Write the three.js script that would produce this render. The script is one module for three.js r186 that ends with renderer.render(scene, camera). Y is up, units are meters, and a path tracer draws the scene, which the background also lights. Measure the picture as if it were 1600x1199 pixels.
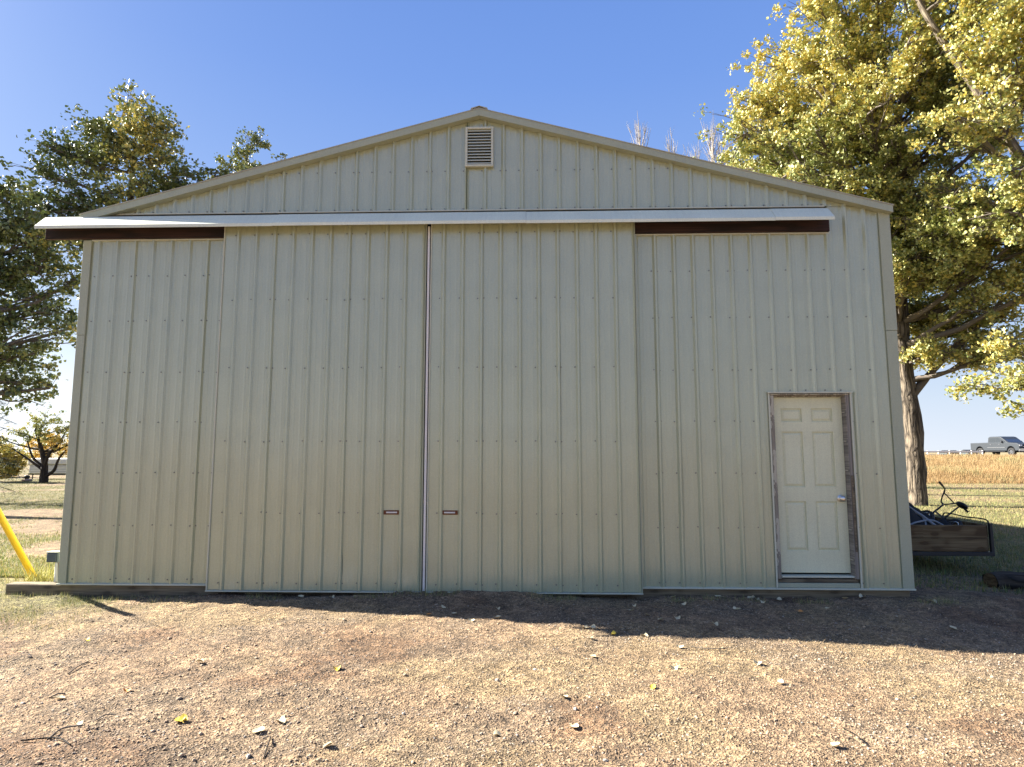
import * as THREE from 'three';
import { mergeGeometries } from 'three/addons/utils/BufferGeometryUtils.js';

// ---------------------------------------------------------------- camera, sky, sun, exposure
const scene = new THREE.Scene();
const camera = new THREE.PerspectiveCamera(63.52, 1600 / 1199, 0.05, 6000);
camera.rotation.order = 'YXZ';
camera.position.set(0.616, 1.518, 7.236);
camera.rotation.set(0.1095, 0.0301, 0);
const renderer = new THREE.WebGLRenderer({ antialias: true });
renderer.toneMapping = THREE.LinearToneMapping;
const EXPOSURE = 4.9;
renderer.toneMappingExposure = EXPOSURE;
renderer.shadowMap.enabled = true;
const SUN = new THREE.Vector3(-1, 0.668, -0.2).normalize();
{
  // clear autumn sky: pale near the horizon, blue overhead, whiter round the sun
  const w = 1024, h = 512, px = new Float32Array(w * h * 4), d = new THREE.Vector3();
  const stops = [[-90, .60, .66, .74], [0, .74, .81, .92], [4, .63, .75, .91], [10, .44, .61, .91], [20, .275, .46, .89], [32, .185, .355, .83], [55, .10, .23, .66], [90, .07, .18, .55]];
  for (let j = 0; j < h; j++) for (let i = 0; i < w; i++) {
    const el = ((j + .5) / h - .5) * Math.PI, az = ((i + .5) / w - .5) * 2 * Math.PI;
    d.set(Math.cos(el) * Math.cos(az), Math.sin(el), Math.cos(el) * Math.sin(az));
    const e = el * 180 / Math.PI; let k = 0; while (k < stops.length - 2 && e > stops[k + 1][0]) k++;
    const t = (e - stops[k][0]) / (stops[k + 1][0] - stops[k][0]), g = Math.acos(Math.min(1, d.dot(SUN)));
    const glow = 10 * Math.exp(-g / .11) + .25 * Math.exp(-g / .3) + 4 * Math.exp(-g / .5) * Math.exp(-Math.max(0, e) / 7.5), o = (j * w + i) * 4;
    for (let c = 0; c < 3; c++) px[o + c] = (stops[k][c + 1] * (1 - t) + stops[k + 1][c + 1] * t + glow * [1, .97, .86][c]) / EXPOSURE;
    px[o + 3] = 1;
  }
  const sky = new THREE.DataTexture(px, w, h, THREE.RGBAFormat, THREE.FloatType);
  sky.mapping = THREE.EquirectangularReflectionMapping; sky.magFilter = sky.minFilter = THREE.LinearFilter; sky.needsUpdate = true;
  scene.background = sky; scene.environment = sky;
}
const sun = new THREE.DirectionalLight(new THREE.Color(1, .93, .82), 5);
sun.position.copy(SUN).multiplyScalar(60); sun.castShadow = true; sun.shadow.mapSize.set(4096, 4096);
Object.assign(sun.shadow.camera, { left: -40, right: 40, top: 40, bottom: -40, near: 1, far: 160 });
scene.add(sun, sun.target);

// ---------------------------------------------------------------- helpers
let seed = 7;
const rnd = () => { seed = (seed + 0x6D2B79F5) | 0; let t = Math.imul(seed ^ seed >>> 15, 1 | seed); t = t + Math.imul(t ^ t >>> 7, 61 | t) ^ t; return ((t ^ t >>> 14) >>> 0) / 4294967296; };
const R = (a, b) => a + (b - a) * rnd();
const gauss = () => (rnd() + rnd() + rnd() + rnd() - 2) * 0.87;
const lerp = (a, b, t) => a + (b - a) * t, clamp = (v, a = 0, b = 1) => Math.min(b, Math.max(a, v)), smooth = (a, b, v) => { const t = clamp((v - a) / (b - a)); return t * t * (3 - 2 * t); };
const hash = (x, y) => { let h = Math.imul(x, 374761393) + Math.imul(y, 668265263); h = Math.imul(h ^ h >>> 13, 1274126177); return ((h ^ h >>> 16) >>> 0) / 4294967296; };
const noise = (x, y) => { const i = Math.floor(x), j = Math.floor(y), u = x - i, v = y - j, a = u * u * (3 - 2 * u), b = v * v * (3 - 2 * v); return lerp(lerp(hash(i, j), hash(i + 1, j), a), lerp(hash(i, j + 1), hash(i + 1, j + 1), a), b); };
const fbm = (x, y, o = 4) => { let s = 0, a = .5, n = 0; for (let k = 0; k < o; k++) { s += a * noise(x + k * 17.3, y - k * 9.1); n += a; a *= .5; x *= 2.03; y *= 2.03; } return s / n; };
const V = (x, y, z) => new THREE.Vector3(x, y, z);
const used = {};
const numbered = n => { const k = used[n] = (used[n] ?? -1) + 1; return k ? `${n}_${String(k).padStart(3, '0')}` : n; };
function mesh(name, geo, mat, parent) { const m = new THREE.Mesh(geo, mat); m.name = name; m.castShadow = m.receiveShadow = true; if (parent) parent.add(m); return m; }
function thing(name, label, category, pos = [0, 0, 0], group) { const g = new THREE.Group(); g.name = numbered(name); g.position.set(...pos); g.userData = { label, category }; if (group) g.userData.group = group; scene.add(g); return g; }
function tagged(name, geo, mat, label, category, group) { const m = mesh(numbered(name), geo, mat, scene); m.userData = { label, category }; if (group) m.userData.group = group; return m; }
// a box given by its limits, edges slightly chamfered on the long way, uv in metres
function box(x0, x1, y0, y1, z0, z1) {
  const g = new THREE.BoxGeometry(x1 - x0, y1 - y0, z1 - z0); g.translate((x0 + x1) / 2, (y0 + y1) / 2, (z0 + z1) / 2);
  const p = g.attributes.position, n = g.attributes.normal, uv = g.attributes.uv;
  for (let i = 0; i < p.count; i++) { const ax = Math.abs(n.getX(i)), ay = Math.abs(n.getY(i)); ax > .5 ? uv.setXY(i, p.getZ(i), p.getY(i)) : ay > .5 ? uv.setXY(i, p.getX(i), p.getZ(i)) : uv.setXY(i, p.getX(i), p.getY(i)); }
  return g;
}
function cbox(x0, x1, y0, y1, z0, z1, b = .004) {   // chamfered box
  const s = new THREE.Shape([[x0 + b, y0 + b], [x1 - b, y0 + b], [x1 - b, y1 - b], [x0 + b, y1 - b]].map(a => new THREE.Vector2(...a)));
  const g = new THREE.ExtrudeGeometry(s, { depth: Math.max(.0005, z1 - z0 - 2 * b), bevelEnabled: true, bevelSize: b, bevelThickness: b, bevelSegments: 1 }); g.translate(0, 0, z0 + b); return g;
}
function cylBetween(a, b, r0, r1 = r0, seg = 10) { const d = b.clone().sub(a), g = new THREE.CylinderGeometry(r1, r0, d.length(), seg); g.translate(0, d.length() / 2, 0); g.applyQuaternion(new THREE.Quaternion().setFromUnitVectors(V(0, 1, 0), d.normalize())); g.translate(a.x, a.y, a.z); return g; }
const tube = (pts, r, seg = 24, rad = 7) => new THREE.TubeGeometry(new THREE.CatmullRomCurve3(pts), seg, r, rad);
const join = list => mergeGeometries(list.map(g => { const q = g.index ? g.toNonIndexed() : g; for (const k of Object.keys(q.attributes)) if (!['position', 'normal', 'uv'].includes(k)) q.deleteAttribute(k); return q; }));
// tapered limbs collected into one surface
class Limbs {
  constructor() { this.p = []; this.uv = []; this.ix = []; }
  add(pts, radii, seg = 6, rough = 0) {
    let base = this.p.length / 3, prev = V(0, 0, 1), len = 0;
    for (let i = 0; i < pts.length; i++) {
      const t = (pts[Math.min(i + 1, pts.length - 1)]).clone().sub(pts[Math.max(i - 1, 0)]).normalize();
      const u = V().crossVectors(t, Math.abs(t.dot(prev)) > .95 ? V(1, 0, 0) : prev).normalize(), w = V().crossVectors(t, u);
      if (i) len += pts[i].distanceTo(pts[i - 1]);
      for (let k = 0; k <= seg; k++) {
        const a = k / seg * Math.PI * 2, ka = k % seg, r = radii[i] * (1 + rough * (noise(ka * 1.7 + 3, len * 5) - .5));
        this.p.push(pts[i].x + r * (Math.cos(a) * u.x + Math.sin(a) * w.x), pts[i].y + r * (Math.cos(a) * u.y + Math.sin(a) * w.y), pts[i].z + r * (Math.cos(a) * u.z + Math.sin(a) * w.z));
        this.uv.push(k / seg * Math.max(.3, Math.round(radii[0] * 6)), len);
      }
      if (i) for (let k = 0; k < seg; k++) { const a = base + (i - 1) * (seg + 1) + k, b = a + seg + 1; this.ix.push(a, b, a + 1, b, b + 1, a + 1); }
    }
  }
  geo() { const g = new THREE.BufferGeometry(); g.setAttribute('position', new THREE.Float32BufferAttribute(this.p, 3)); g.setAttribute('uv', new THREE.Float32BufferAttribute(this.uv, 2)); g.setIndex(this.ix); g.computeVertexNormals(); return g; }
}
const bent = (a, b, n, sag, wob) => { const o = []; for (let i = 0; i <= n; i++) { const t = i / n, q = a.clone().lerp(b, t); q.y += sag * Math.sin(Math.PI * t); if (i && i < n) q.add(V(gauss() * wob, gauss() * wob, gauss() * wob)); o.push(q); } return o; };

// ---------------------------------------------------------------- textures
function tex(w, h, fn, srgb = true, rx = 1, ry = rx) {
  const a = new Uint8Array(w * h * 4);
  for (let j = 0; j < h; j++) for (let i = 0; i < w; i++) { const c = fn(i, j), o = (j * w + i) * 4; for (let k = 0; k < 3; k++) a[o + k] = clamp(Array.isArray(c) ? c[k] : c) * 255; a[o + 3] = 255; }
  const t = new THREE.DataTexture(a, w, h); t.wrapS = t.wrapT = THREE.RepeatWrapping; t.magFilter = THREE.LinearFilter; t.minFilter = THREE.LinearMipmapLinearFilter; t.generateMipmaps = true;
  if (srgb) t.colorSpace = THREE.SRGBColorSpace; t.repeat.set(rx, ry); t.needsUpdate = true; return t;
}
// noise that closes on itself over n cells
const tn = (x, y, n, s = 0) => { const i = Math.floor(x), j = Math.floor(y), u = x - i, v = y - j, a = u * u * (3 - 2 * u), b = v * v * (3 - 2 * v), m = q => ((q % n) + n) % n; const H = (p, q) => hash(m(p) + s * 131, m(q) + s * 57); return lerp(lerp(H(i, j), H(i + 1, j), a), lerp(H(i, j + 1), H(i + 1, j + 1), a), b); };
// painted sheet steel: chalky film, faint vertical rain streaks, fine specks
const paintMap = tex(1024, 1024, (i, j) => {
  const x = i / 1024, y = j / 1024;
  const m = .93 + .03 * (tn(x * 9, y * 9, 9) - .5) + .02 * (tn(x * 120, y * 3, 120, 2) - .5) + .07 * (tn(x * 340, y * 340, 340, 4) - .5);
  const speck = hash(i >> 1, j >> 1) > .9975 ? -.14 : 0;
  return [m + speck, m + speck, m * .995 + speck];
}, true, 1 / 1.7);
function woodTex(light, dark, rx, ry, knots = .5) {
  return tex(512, 512, (i, j) => {
    const x = i / 512, y = j / 512, g = tn(x * 3 + .4 * tn(x * 2, y * 8, 8, 5), y * 60, 60, 6) * .6 + tn(x * 8, y * 170, 170, 7) * .4, k = Math.pow(tn(x * 7, y * 7, 7, 8), 6) * knots * 3;
    const t = clamp(g + (tn(x * 4, y * 4, 4, 11) - .5) * .22 - k); return [0, 1, 2].map(c => lerp(dark[c], light[c], t));
  }, true, rx, ry);
}
// old door frame: grey boards with flakes of white paint still on them
const flakeMap = tex(512, 512, (i, j) => {
  const x = i / 512, y = j / 512, g = tn(x * 60, y * 5, 60, 21) * .55 + tn(x * 160, y * 12, 160, 22) * .45, f = tn(x * 14, y * 5, 14, 23) * .62 + tn(x * 40, y * 24, 40, 24) * .38;
  return f > .585 ? [.86 - .12 * g, .84 - .12 * g, .79 - .12 * g] : [.46 + .26 * g, .44 + .25 * g, .41 + .24 * g];
}, true, 2.2, 1.3);
const jambMap = tex(256, 512, (i, j) => { const x = i / 256, y = j / 512, g = tn(x * 50, y * 3, 50, 61) * .6 + tn(x * 120, y * 9, 120, 62) * .4, f = tn(x * 12, y * 4, 12, 63); return f > .8 ? [.74, .72, .67] : [.36 + .3 * g, .345 + .29 * g, .325 + .28 * g]; }, true, 3, .37);
const greyWood = woodTex([.60, .56, .47], [.33, .30, .25], 1, 3);
const barkMap = tex(512, 512, (i, j) => { const x = i / 512, y = j / 512, r = Math.abs(tn(x * 14 + 1.2 * tn(x * 5, y * 5, 5, 31), y * 5, 14, 32) - .5) * 2, f = tn(x * 64, y * 40, 64, 33); const t = clamp(Math.pow(r, .7) * .8 + f * .25); return [lerp(.17, .66, t), lerp(.15, .62, t), lerp(.13, .56, t)]; }, true, 1, .55);
const barkBump = tex(512, 512, (i, j) => { const x = i / 512, y = j / 512, r = Math.abs(tn(x * 14 + 1.2 * tn(x * 5, y * 5, 5, 31), y * 5, 14, 32) - .5) * 2, f = tn(x * 64, y * 40, 64, 33); return clamp(Math.pow(r, .7) * .8 + f * .25); }, false, 1, .55);
const rustMap = tex(128, 128, (i, j) => { const t = tn(i / 8, j / 8, 16, 41) * .6 + tn(i / 2.5, j / 2.5, 51, 42) * .4; return [lerp(.28, .58, t), lerp(.17, .36, t), lerp(.11, .22, t)]; }, true, 8);
// soil: grains, grit and bits of straw (colour and relief from the same marks)
const soil = (() => {
  const N = 1024, c = new Float32Array(N * N).fill(.62), hgt = new Float32Array(N * N);
  for (let j = 0; j < N; j++) for (let i = 0; i < N; i++) { const x = i / N, y = j / N, o = j * N + i, a = tn(x * 12, y * 12, 12, 51), b = tn(x * 60, y * 60, 60, 52), d = tn(x * 190, y * 190, 190, 53), e = hash(i, j); c[o] += (a - .5) * .16 + (b - .5) * .26 + (d - .5) * .36 + (e - .5) * .16; hgt[o] = .28 + (a - .5) * .22 + (b - .5) * .32 + (d - .5) * .34; }
  for (let k = 0; k < 15000; k++) {       // grit
    const x = rnd() * N, y = rnd() * N, r = 1 + 3.2 * Math.pow(rnd(), 3), t = (rnd() - .4) * .5, q = .6 + .4 * rnd();
    for (let b = -Math.ceil(r); b <= r; b++) for (let a = -Math.ceil(r); a <= r; a++) { const s = (a * a + b * b / (q * q)) / (r * r); if (s < 1) { const o = ((y + b + N | 0) % N) * N + ((x + a + N | 0) % N); c[o] = c[o] * .4 + (.62 + t) * .6; hgt[o] = Math.max(hgt[o], .38 + .45 * Math.sqrt(1 - s) * r / 4); } }
  }
  for (let k = 0; k < 9000; k++) {        // straw
    const x = rnd() * N, y = rnd() * N, an = rnd() * 6.28, L = 6 + rnd() * 22, t = .74 + rnd() * .24 - (rnd() < .3 ? .42 : 0);
    for (let s = 0; s < L; s += .7) { const o = ((y + Math.sin(an) * s + 2 * N | 0) % N) * N + ((x + Math.cos(an) * s + 2 * N | 0) % N); c[o] = t; hgt[o] = Math.max(hgt[o], .62); }
  }
  return { map: tex(N, N, (i, j) => { const v = c[j * N + i]; return [v, v * .985, v * .96]; }, true, 1 / 1.9), bump: tex(N, N, (i, j) => hgt[j * N + i], false, 1 / 1.9) };
})();

// ---------------------------------------------------------------- materials
const std = (o) => new THREE.MeshStandardMaterial(o);
const lin = (r, g, b) => new THREE.Color().setRGB(r, g, b);
const M = {
  wall: new THREE.MeshPhysicalMaterial({ color: lin(.435, .465, .305), map: paintMap, roughness: .3, ior: 1.85, clearcoat: 1, clearcoatRoughness: .16 }),
  trim: std({ color: lin(.425, .45, .325), map: paintMap, roughness: .45 }),
  edge: std({ color: lin(.62, .63, .50), map: paintMap, roughness: .5 }),
  cover: std({ color: lin(.82, .85, .68), map: paintMap, roughness: .5 }),
  white: std({ color: lin(.78, .77, .74), map: paintMap, roughness: .5 }),
  roof: std({ color: lin(.44, .42, .32), map: paintMap, roughness: .55 }),
  beam: std({ color: lin(.075, .034, .026), map: woodTex([.95, .9, .85], [.35, .28, .25], .5, 3), roughness: .85 }),  // darker than the wood itself: the cover's shade is put into this colour
  timber: std({ color: lin(.9, .85, .78), map: greyWood, roughness: .92 }),
  flake: std({ color: lin(.74, .73, .66), map: flakeMap, bumpMap: flakeMap, bumpScale: .002, roughness: .9 }),
  jamb: std({ color: lin(.95, .93, .88), map: jambMap, roughness: .92 }),
  door: std({ color: lin(.75, .755, .53), map: paintMap, roughness: .48 }),
  screw: std({ color: lin(.20, .20, .18), roughness: .5, metalness: .4 }),
  rust: std({ color: lin(1, 1, 1), map: rustMap, roughness: .9 }),
  steel: std({ color: lin(.62, .60, .56), roughness: .3, metalness: 1 }),
  yellow: std({ color: lin(.85, .55, .03), roughness: .45 }),
  grey: std({ color: lin(.055, .075, .09), roughness: .55 }),
  bark: std({ color: lin(.66, .62, .56), map: barkMap, bumpMap: barkBump, bumpScale: .03, roughness: .95 }),
  darkbark: std({ color: lin(.20, .17, .14), map: barkMap, bumpMap: barkBump, bumpScale: .02, roughness: .95 }),
  palebark: std({ color: lin(.95, .90, .80), map: barkMap, roughness: .9 }),
  baretwig: std({ color: lin(.33, .30, .27), roughness: .9 }),
  twig: std({ color: lin(.12, .10, .082), roughness: .95 }),
  plank: std({ color: lin(.25, .20, .125), map: woodTex([1, .96, .88], [.62, .54, .44], .9, 2.2, .8), roughness: .9 }),
  black: std({ color: lin(.018, .018, .02), roughness: .6 }),
  blackmetal: std({ color: lin(.03, .03, .032), roughness: .5, metalness: .3 }),
  rubber: std({ color: lin(.022, .022, .022), roughness: .9 }),
  tarp: std({ color: lin(.014, .014, .014), roughness: .9 }),
  hose: std({ color: lin(.24, .25, .26), roughness: .6 }),
  chrome: std({ color: lin(.6, .6, .6), roughness: .25, metalness: 1 }),
  carpaint: new THREE.MeshPhysicalMaterial({ color: lin(.018, .024, .031), roughness: .6, metalness: 0, clearcoat: .3, clearcoatRoughness: .12 }),
  glass: new THREE.MeshPhysicalMaterial({ color: lin(.02, .025, .03), roughness: .05, metalness: 0, clearcoat: 1 }),
  lamp: std({ color: lin(.8, .8, .8), roughness: .15 }),
};

// ---------------------------------------------------------------- ground
const ROAD_Y = 1.05;
function height(x, z) {
  let y = -.105 - .10 * smooth(1.5, 6, x) * smooth(.1, 1.6, z)- .10 * smooth(4.9, 7, x) * smooth(.3,-.6,z) - .05 * smooth(-2, -5, x) + .07 * Math.exp(-((z - .14) ** 2) / .10 - ((x + .15) ** 2) / .9) + .045 * Math.max(0, fbm(x * 2.1, 7, 3) - .42) * 2 * smooth(.5, .12, z) * smooth(-.3, .05, z);
  y -= .03 * smooth(1.5, 4, z);
  const far = smooth(-20, -30, z);
  y = lerp(y, -.16, far);
  const side = smooth(2, 14, x);       // road bank beyond the lawn
  if (z < -24) y = lerp(y, lerp(ROAD_Y - .02, -1.2, smooth(-66, -90, z)), side * smooth(-26, -51, z)) - (1 - side) * .0;
  const n = smooth(9, 4, Math.abs(x - .3)) * smooth(-2.5, -.5, z) * smooth(9, 5, z);
  y += (fbm(x * 1.1, z * 1.1, 3) - .5) * .05 + n * ((fbm(x * 6, z * 6, 3) - .5) * .034 + (noise(x * 19, z * 19) - .5) * .012);
  return y;
}
const dirt = [.36, .262, .168], brown = [.255, .165, .098], grit = [.29, .225, .155], straw = [.39, .30, .175], green = [.15, .185, .05], lawn = [.235, .24, .08], dry = [.36, .26, .12];
const mix3 = (a, b, t) => [0, 1, 2].map(i => lerp(a[i], b[i], t));
function soilColour(x, z) {
  let c = mix3(dirt, straw, smooth(.42, .62, fbm(x * .8 + 5, z * 1.3, 3)) * .8);
  c = mix3(c, brown, smooth(.53, .68, fbm(x * 1.1 - 9, z * 1.6 + 3, 4)) * .95);
  c = mix3(c, grit, smooth(.55, .68, fbm(x * 1.5 + 31, z * 1.9, 3)) * .7);
  const corner = smooth(-2.9, -4.6, x + .9 * (fbm(x * 1.3, z * 1.3, 3) - .5)) * smooth(1.7, .3, z + (fbm(x * 2, z * 2, 2) - .5));
  const yard = Math.max(corner, smooth(-1.2, -3, z));
  const g = fbm(x * .55 + 3, z * .5, 4), lw = mix3(mix3(lawn, green, smooth(.5, .7, fbm(x * .4, z * .9 + 9, 3))), mix3(dirt, straw, .5), smooth(.5, .6, g + .03));
  c = mix3(c, mix3(lw, straw, .08), yard * (.75 + .25 * smooth(.35, .6, g)));
  if (x > 3) c = mix3(c, mix3(dry, straw, fbm(x, z, 2)), smooth(-24, -27, z) * smooth(2, 12, x));
  if (z < -90) c = mix3(c, [.33, .29, .16], smooth(-90, -130, z));
  return c;
}
{
  const lines = (a, b, s, far, grow) => { const o = []; for (let v = a; v < b; v += s) o.push(v); o.push(b); let st = s, v = b; while (v < far) { st *= grow; v += st; o.push(v); } st = s; v = a; while (v > -far) { st *= grow; v -= st; o.unshift(v); } return o; };
  const xs = lines(-7, 7.6, .05, 2500, 1.055), zs = lines(-1.2, 4.6, .045, 2500, 1.05), nx = xs.length, nz = zs.length;
  const p = new Float32Array(nx * nz * 3), c = new Float32Array(nx * nz * 3), uv = new Float32Array(nx * nz * 2), ix = [];
  for (let j = 0; j < nz; j++) for (let i = 0; i < nx; i++) {
    const o = j * nx + i, x = xs[i], z = zs[j], k = soilColour(x, z);
    p.set([x, height(x, z), z], o * 3); c.set([k[0] * 1.60, k[1] * 1.52, k[2] * 1.42], o * 3); uv.set([x, z], o * 2);
    if (i && j) { const a = o - nx - 1, b = o - nx, d = o - 1; ix.push(a, d, b, b, d, o); }
  }
  const g = new THREE.BufferGeometry(); g.setAttribute('position', new THREE.BufferAttribute(p, 3)); g.setAttribute('color', new THREE.BufferAttribute(c, 3)); g.setAttribute('uv', new THREE.BufferAttribute(uv, 2)); g.setIndex(ix); g.computeVertexNormals();
  const m = mesh('ground', g, std({ vertexColors: true, map: soil.map, bumpMap: soil.bump, bumpScale: .03, roughness: .97 }), scene); m.userData = { kind: 'structure', label: 'bare tan gravel yard running into dry lawn' };
  // road on the bank
  const rs = new THREE.PlaneGeometry(260, 11, 40, 1); rs.rotateX(-Math.PI / 2); rs.translate(120, ROAD_Y + .03, -58.5);
  const r = mesh('road', rs, std({ color: lin(.10, .10, .105), map: soil.map, roughness: .95 }), scene); r.userData = { kind: 'structure', label: 'raised road on the far grass bank' };
}

// ---------------------------------------------------------------- the shed
const shed = thing('metal_shed', 'large beige ribbed metal shed with gable roof and twin sliding doors', 'shed');
const PITCH = .2257, RIB0 = -.154, ROOF_TOP = 5.69, SLOPE = .2635, EAVE = 4.888, DEPTH = -12;
const roofY = x => ROOF_TOP - SLOPE * Math.abs(x);
const dents = [[-1.46, .24, .16, -.012], [-1.02, .27, .13, .010], [-.83, .17, .12, -.013], [-2.78, .10, .10, -.010], [-1.75, .40, .2, -.006], [.62, .2, .2, -.006]];
// one ribbed sheet: x limits, ribs on the given phase, bottom y, top y(x), z of its flat
function sheet(x0, x1, phase, y0, top, z, wob = 0, dentOn = false) {
  const prof = [[x0, 0]], k0 = Math.ceil((x0 - phase) / PITCH - .2), put = (x, d) => { if (x > x0 + .002 && x < x1 - .002) prof.push([x, d]); };
  for (let k = k0; phase + k * PITCH < x1 + .05; k++) {
    const r = phase + k * PITCH;
    put(r - .0300, 0); put(r - .0095, .0255); put(r + .0095, .0255); put(r + .0300, 0);
    for (const m of [.075, .151]) { put(r + m - .014, 0); put(r + m - .007, .0026); put(r + m + .007, .0026); put(r + m + .014, 0); }
  }
  prof.push([x1, 0]); prof.sort((a, b) => a[0] - b[0]);
  const P = [], UV = [], IX = [], NY = 26;
  const zz = (x, y, d) => { let q = z + d; q += wob * (fbm(x * 2.3 + 40, y * .9, 2) - .5); if (dentOn) for (const [dx, dy, dr, dd] of dents) q += dd * Math.exp(-((x - dx) ** 2 + (y - dy) ** 2) / (dr * dr * .35)); return q; };
  for (let s = 0; s < prof.length - 1; s++) {
    const b = P.length / 3;
    for (let j = 0; j <= NY; j++) for (const [x, d] of [prof[s], prof[s + 1]]) { const t = j / NY, y = lerp(y0, top(x), Math.pow(t, 1.4)); P.push(x, y, zz(x, y, d)); UV.push(x, y); }
    for (let j = 0; j < NY; j++) { const a = b + j * 2; IX.push(a, a + 1, a + 2, a + 1, a + 3, a + 2); }
  }
  const face = (...v) => { const b = P.length / 3; v.forEach(q => { P.push(...q); UV.push(q[0], q[1]); }); IX.push(b, b + 1, b + 2, b, b + 2, b + 3); };
  const zb = z - .006;
  face([x1, y0, zb], [x0, y0, zb], [x0, top(x0), zb], [x1, top(x1), zb]);
  face([x0, y0, zb], [x0, y0, z], [x0, top(x0), z], [x0, top(x0), zb]); face([x1, y0, z], [x1, y0, zb], [x1, top(x1), zb], [x1, top(x1), z]);
  for (let s = 0; s < prof.length - 1; s++) { const [a, d] = prof[s], [b, e] = prof[s + 1]; face([a, y0, zb], [b, y0, zb], [b, y0, zz(b, y0, e)], [a, y0, zz(a, y0, d)]); face([a, top(a), zz(a, top(a), d)], [b, top(b), zz(b, top(b), e)], [b, top(b), zb], [a, top(a), zb]); }
  const g = new THREE.BufferGeometry(); g.setAttribute('position', new THREE.Float32BufferAttribute(P, 3)); g.setAttribute('uv', new THREE.Float32BufferAttribute(UV, 2)); g.setIndex(IX); g.computeVertexNormals(); return g;
}
const screwGeo = new THREE.CylinderGeometry(.0078, .0095, .007, 6).rotateX(Math.PI / 2);
function screws(list, parent) { if (!list.length) return; const m = mesh('screws', join(list.map(([x, y, z]) => screwGeo.clone().translate(x, y, z + .0035))), M.screw, parent); m.userData.kind = 'stuff'; }
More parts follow.
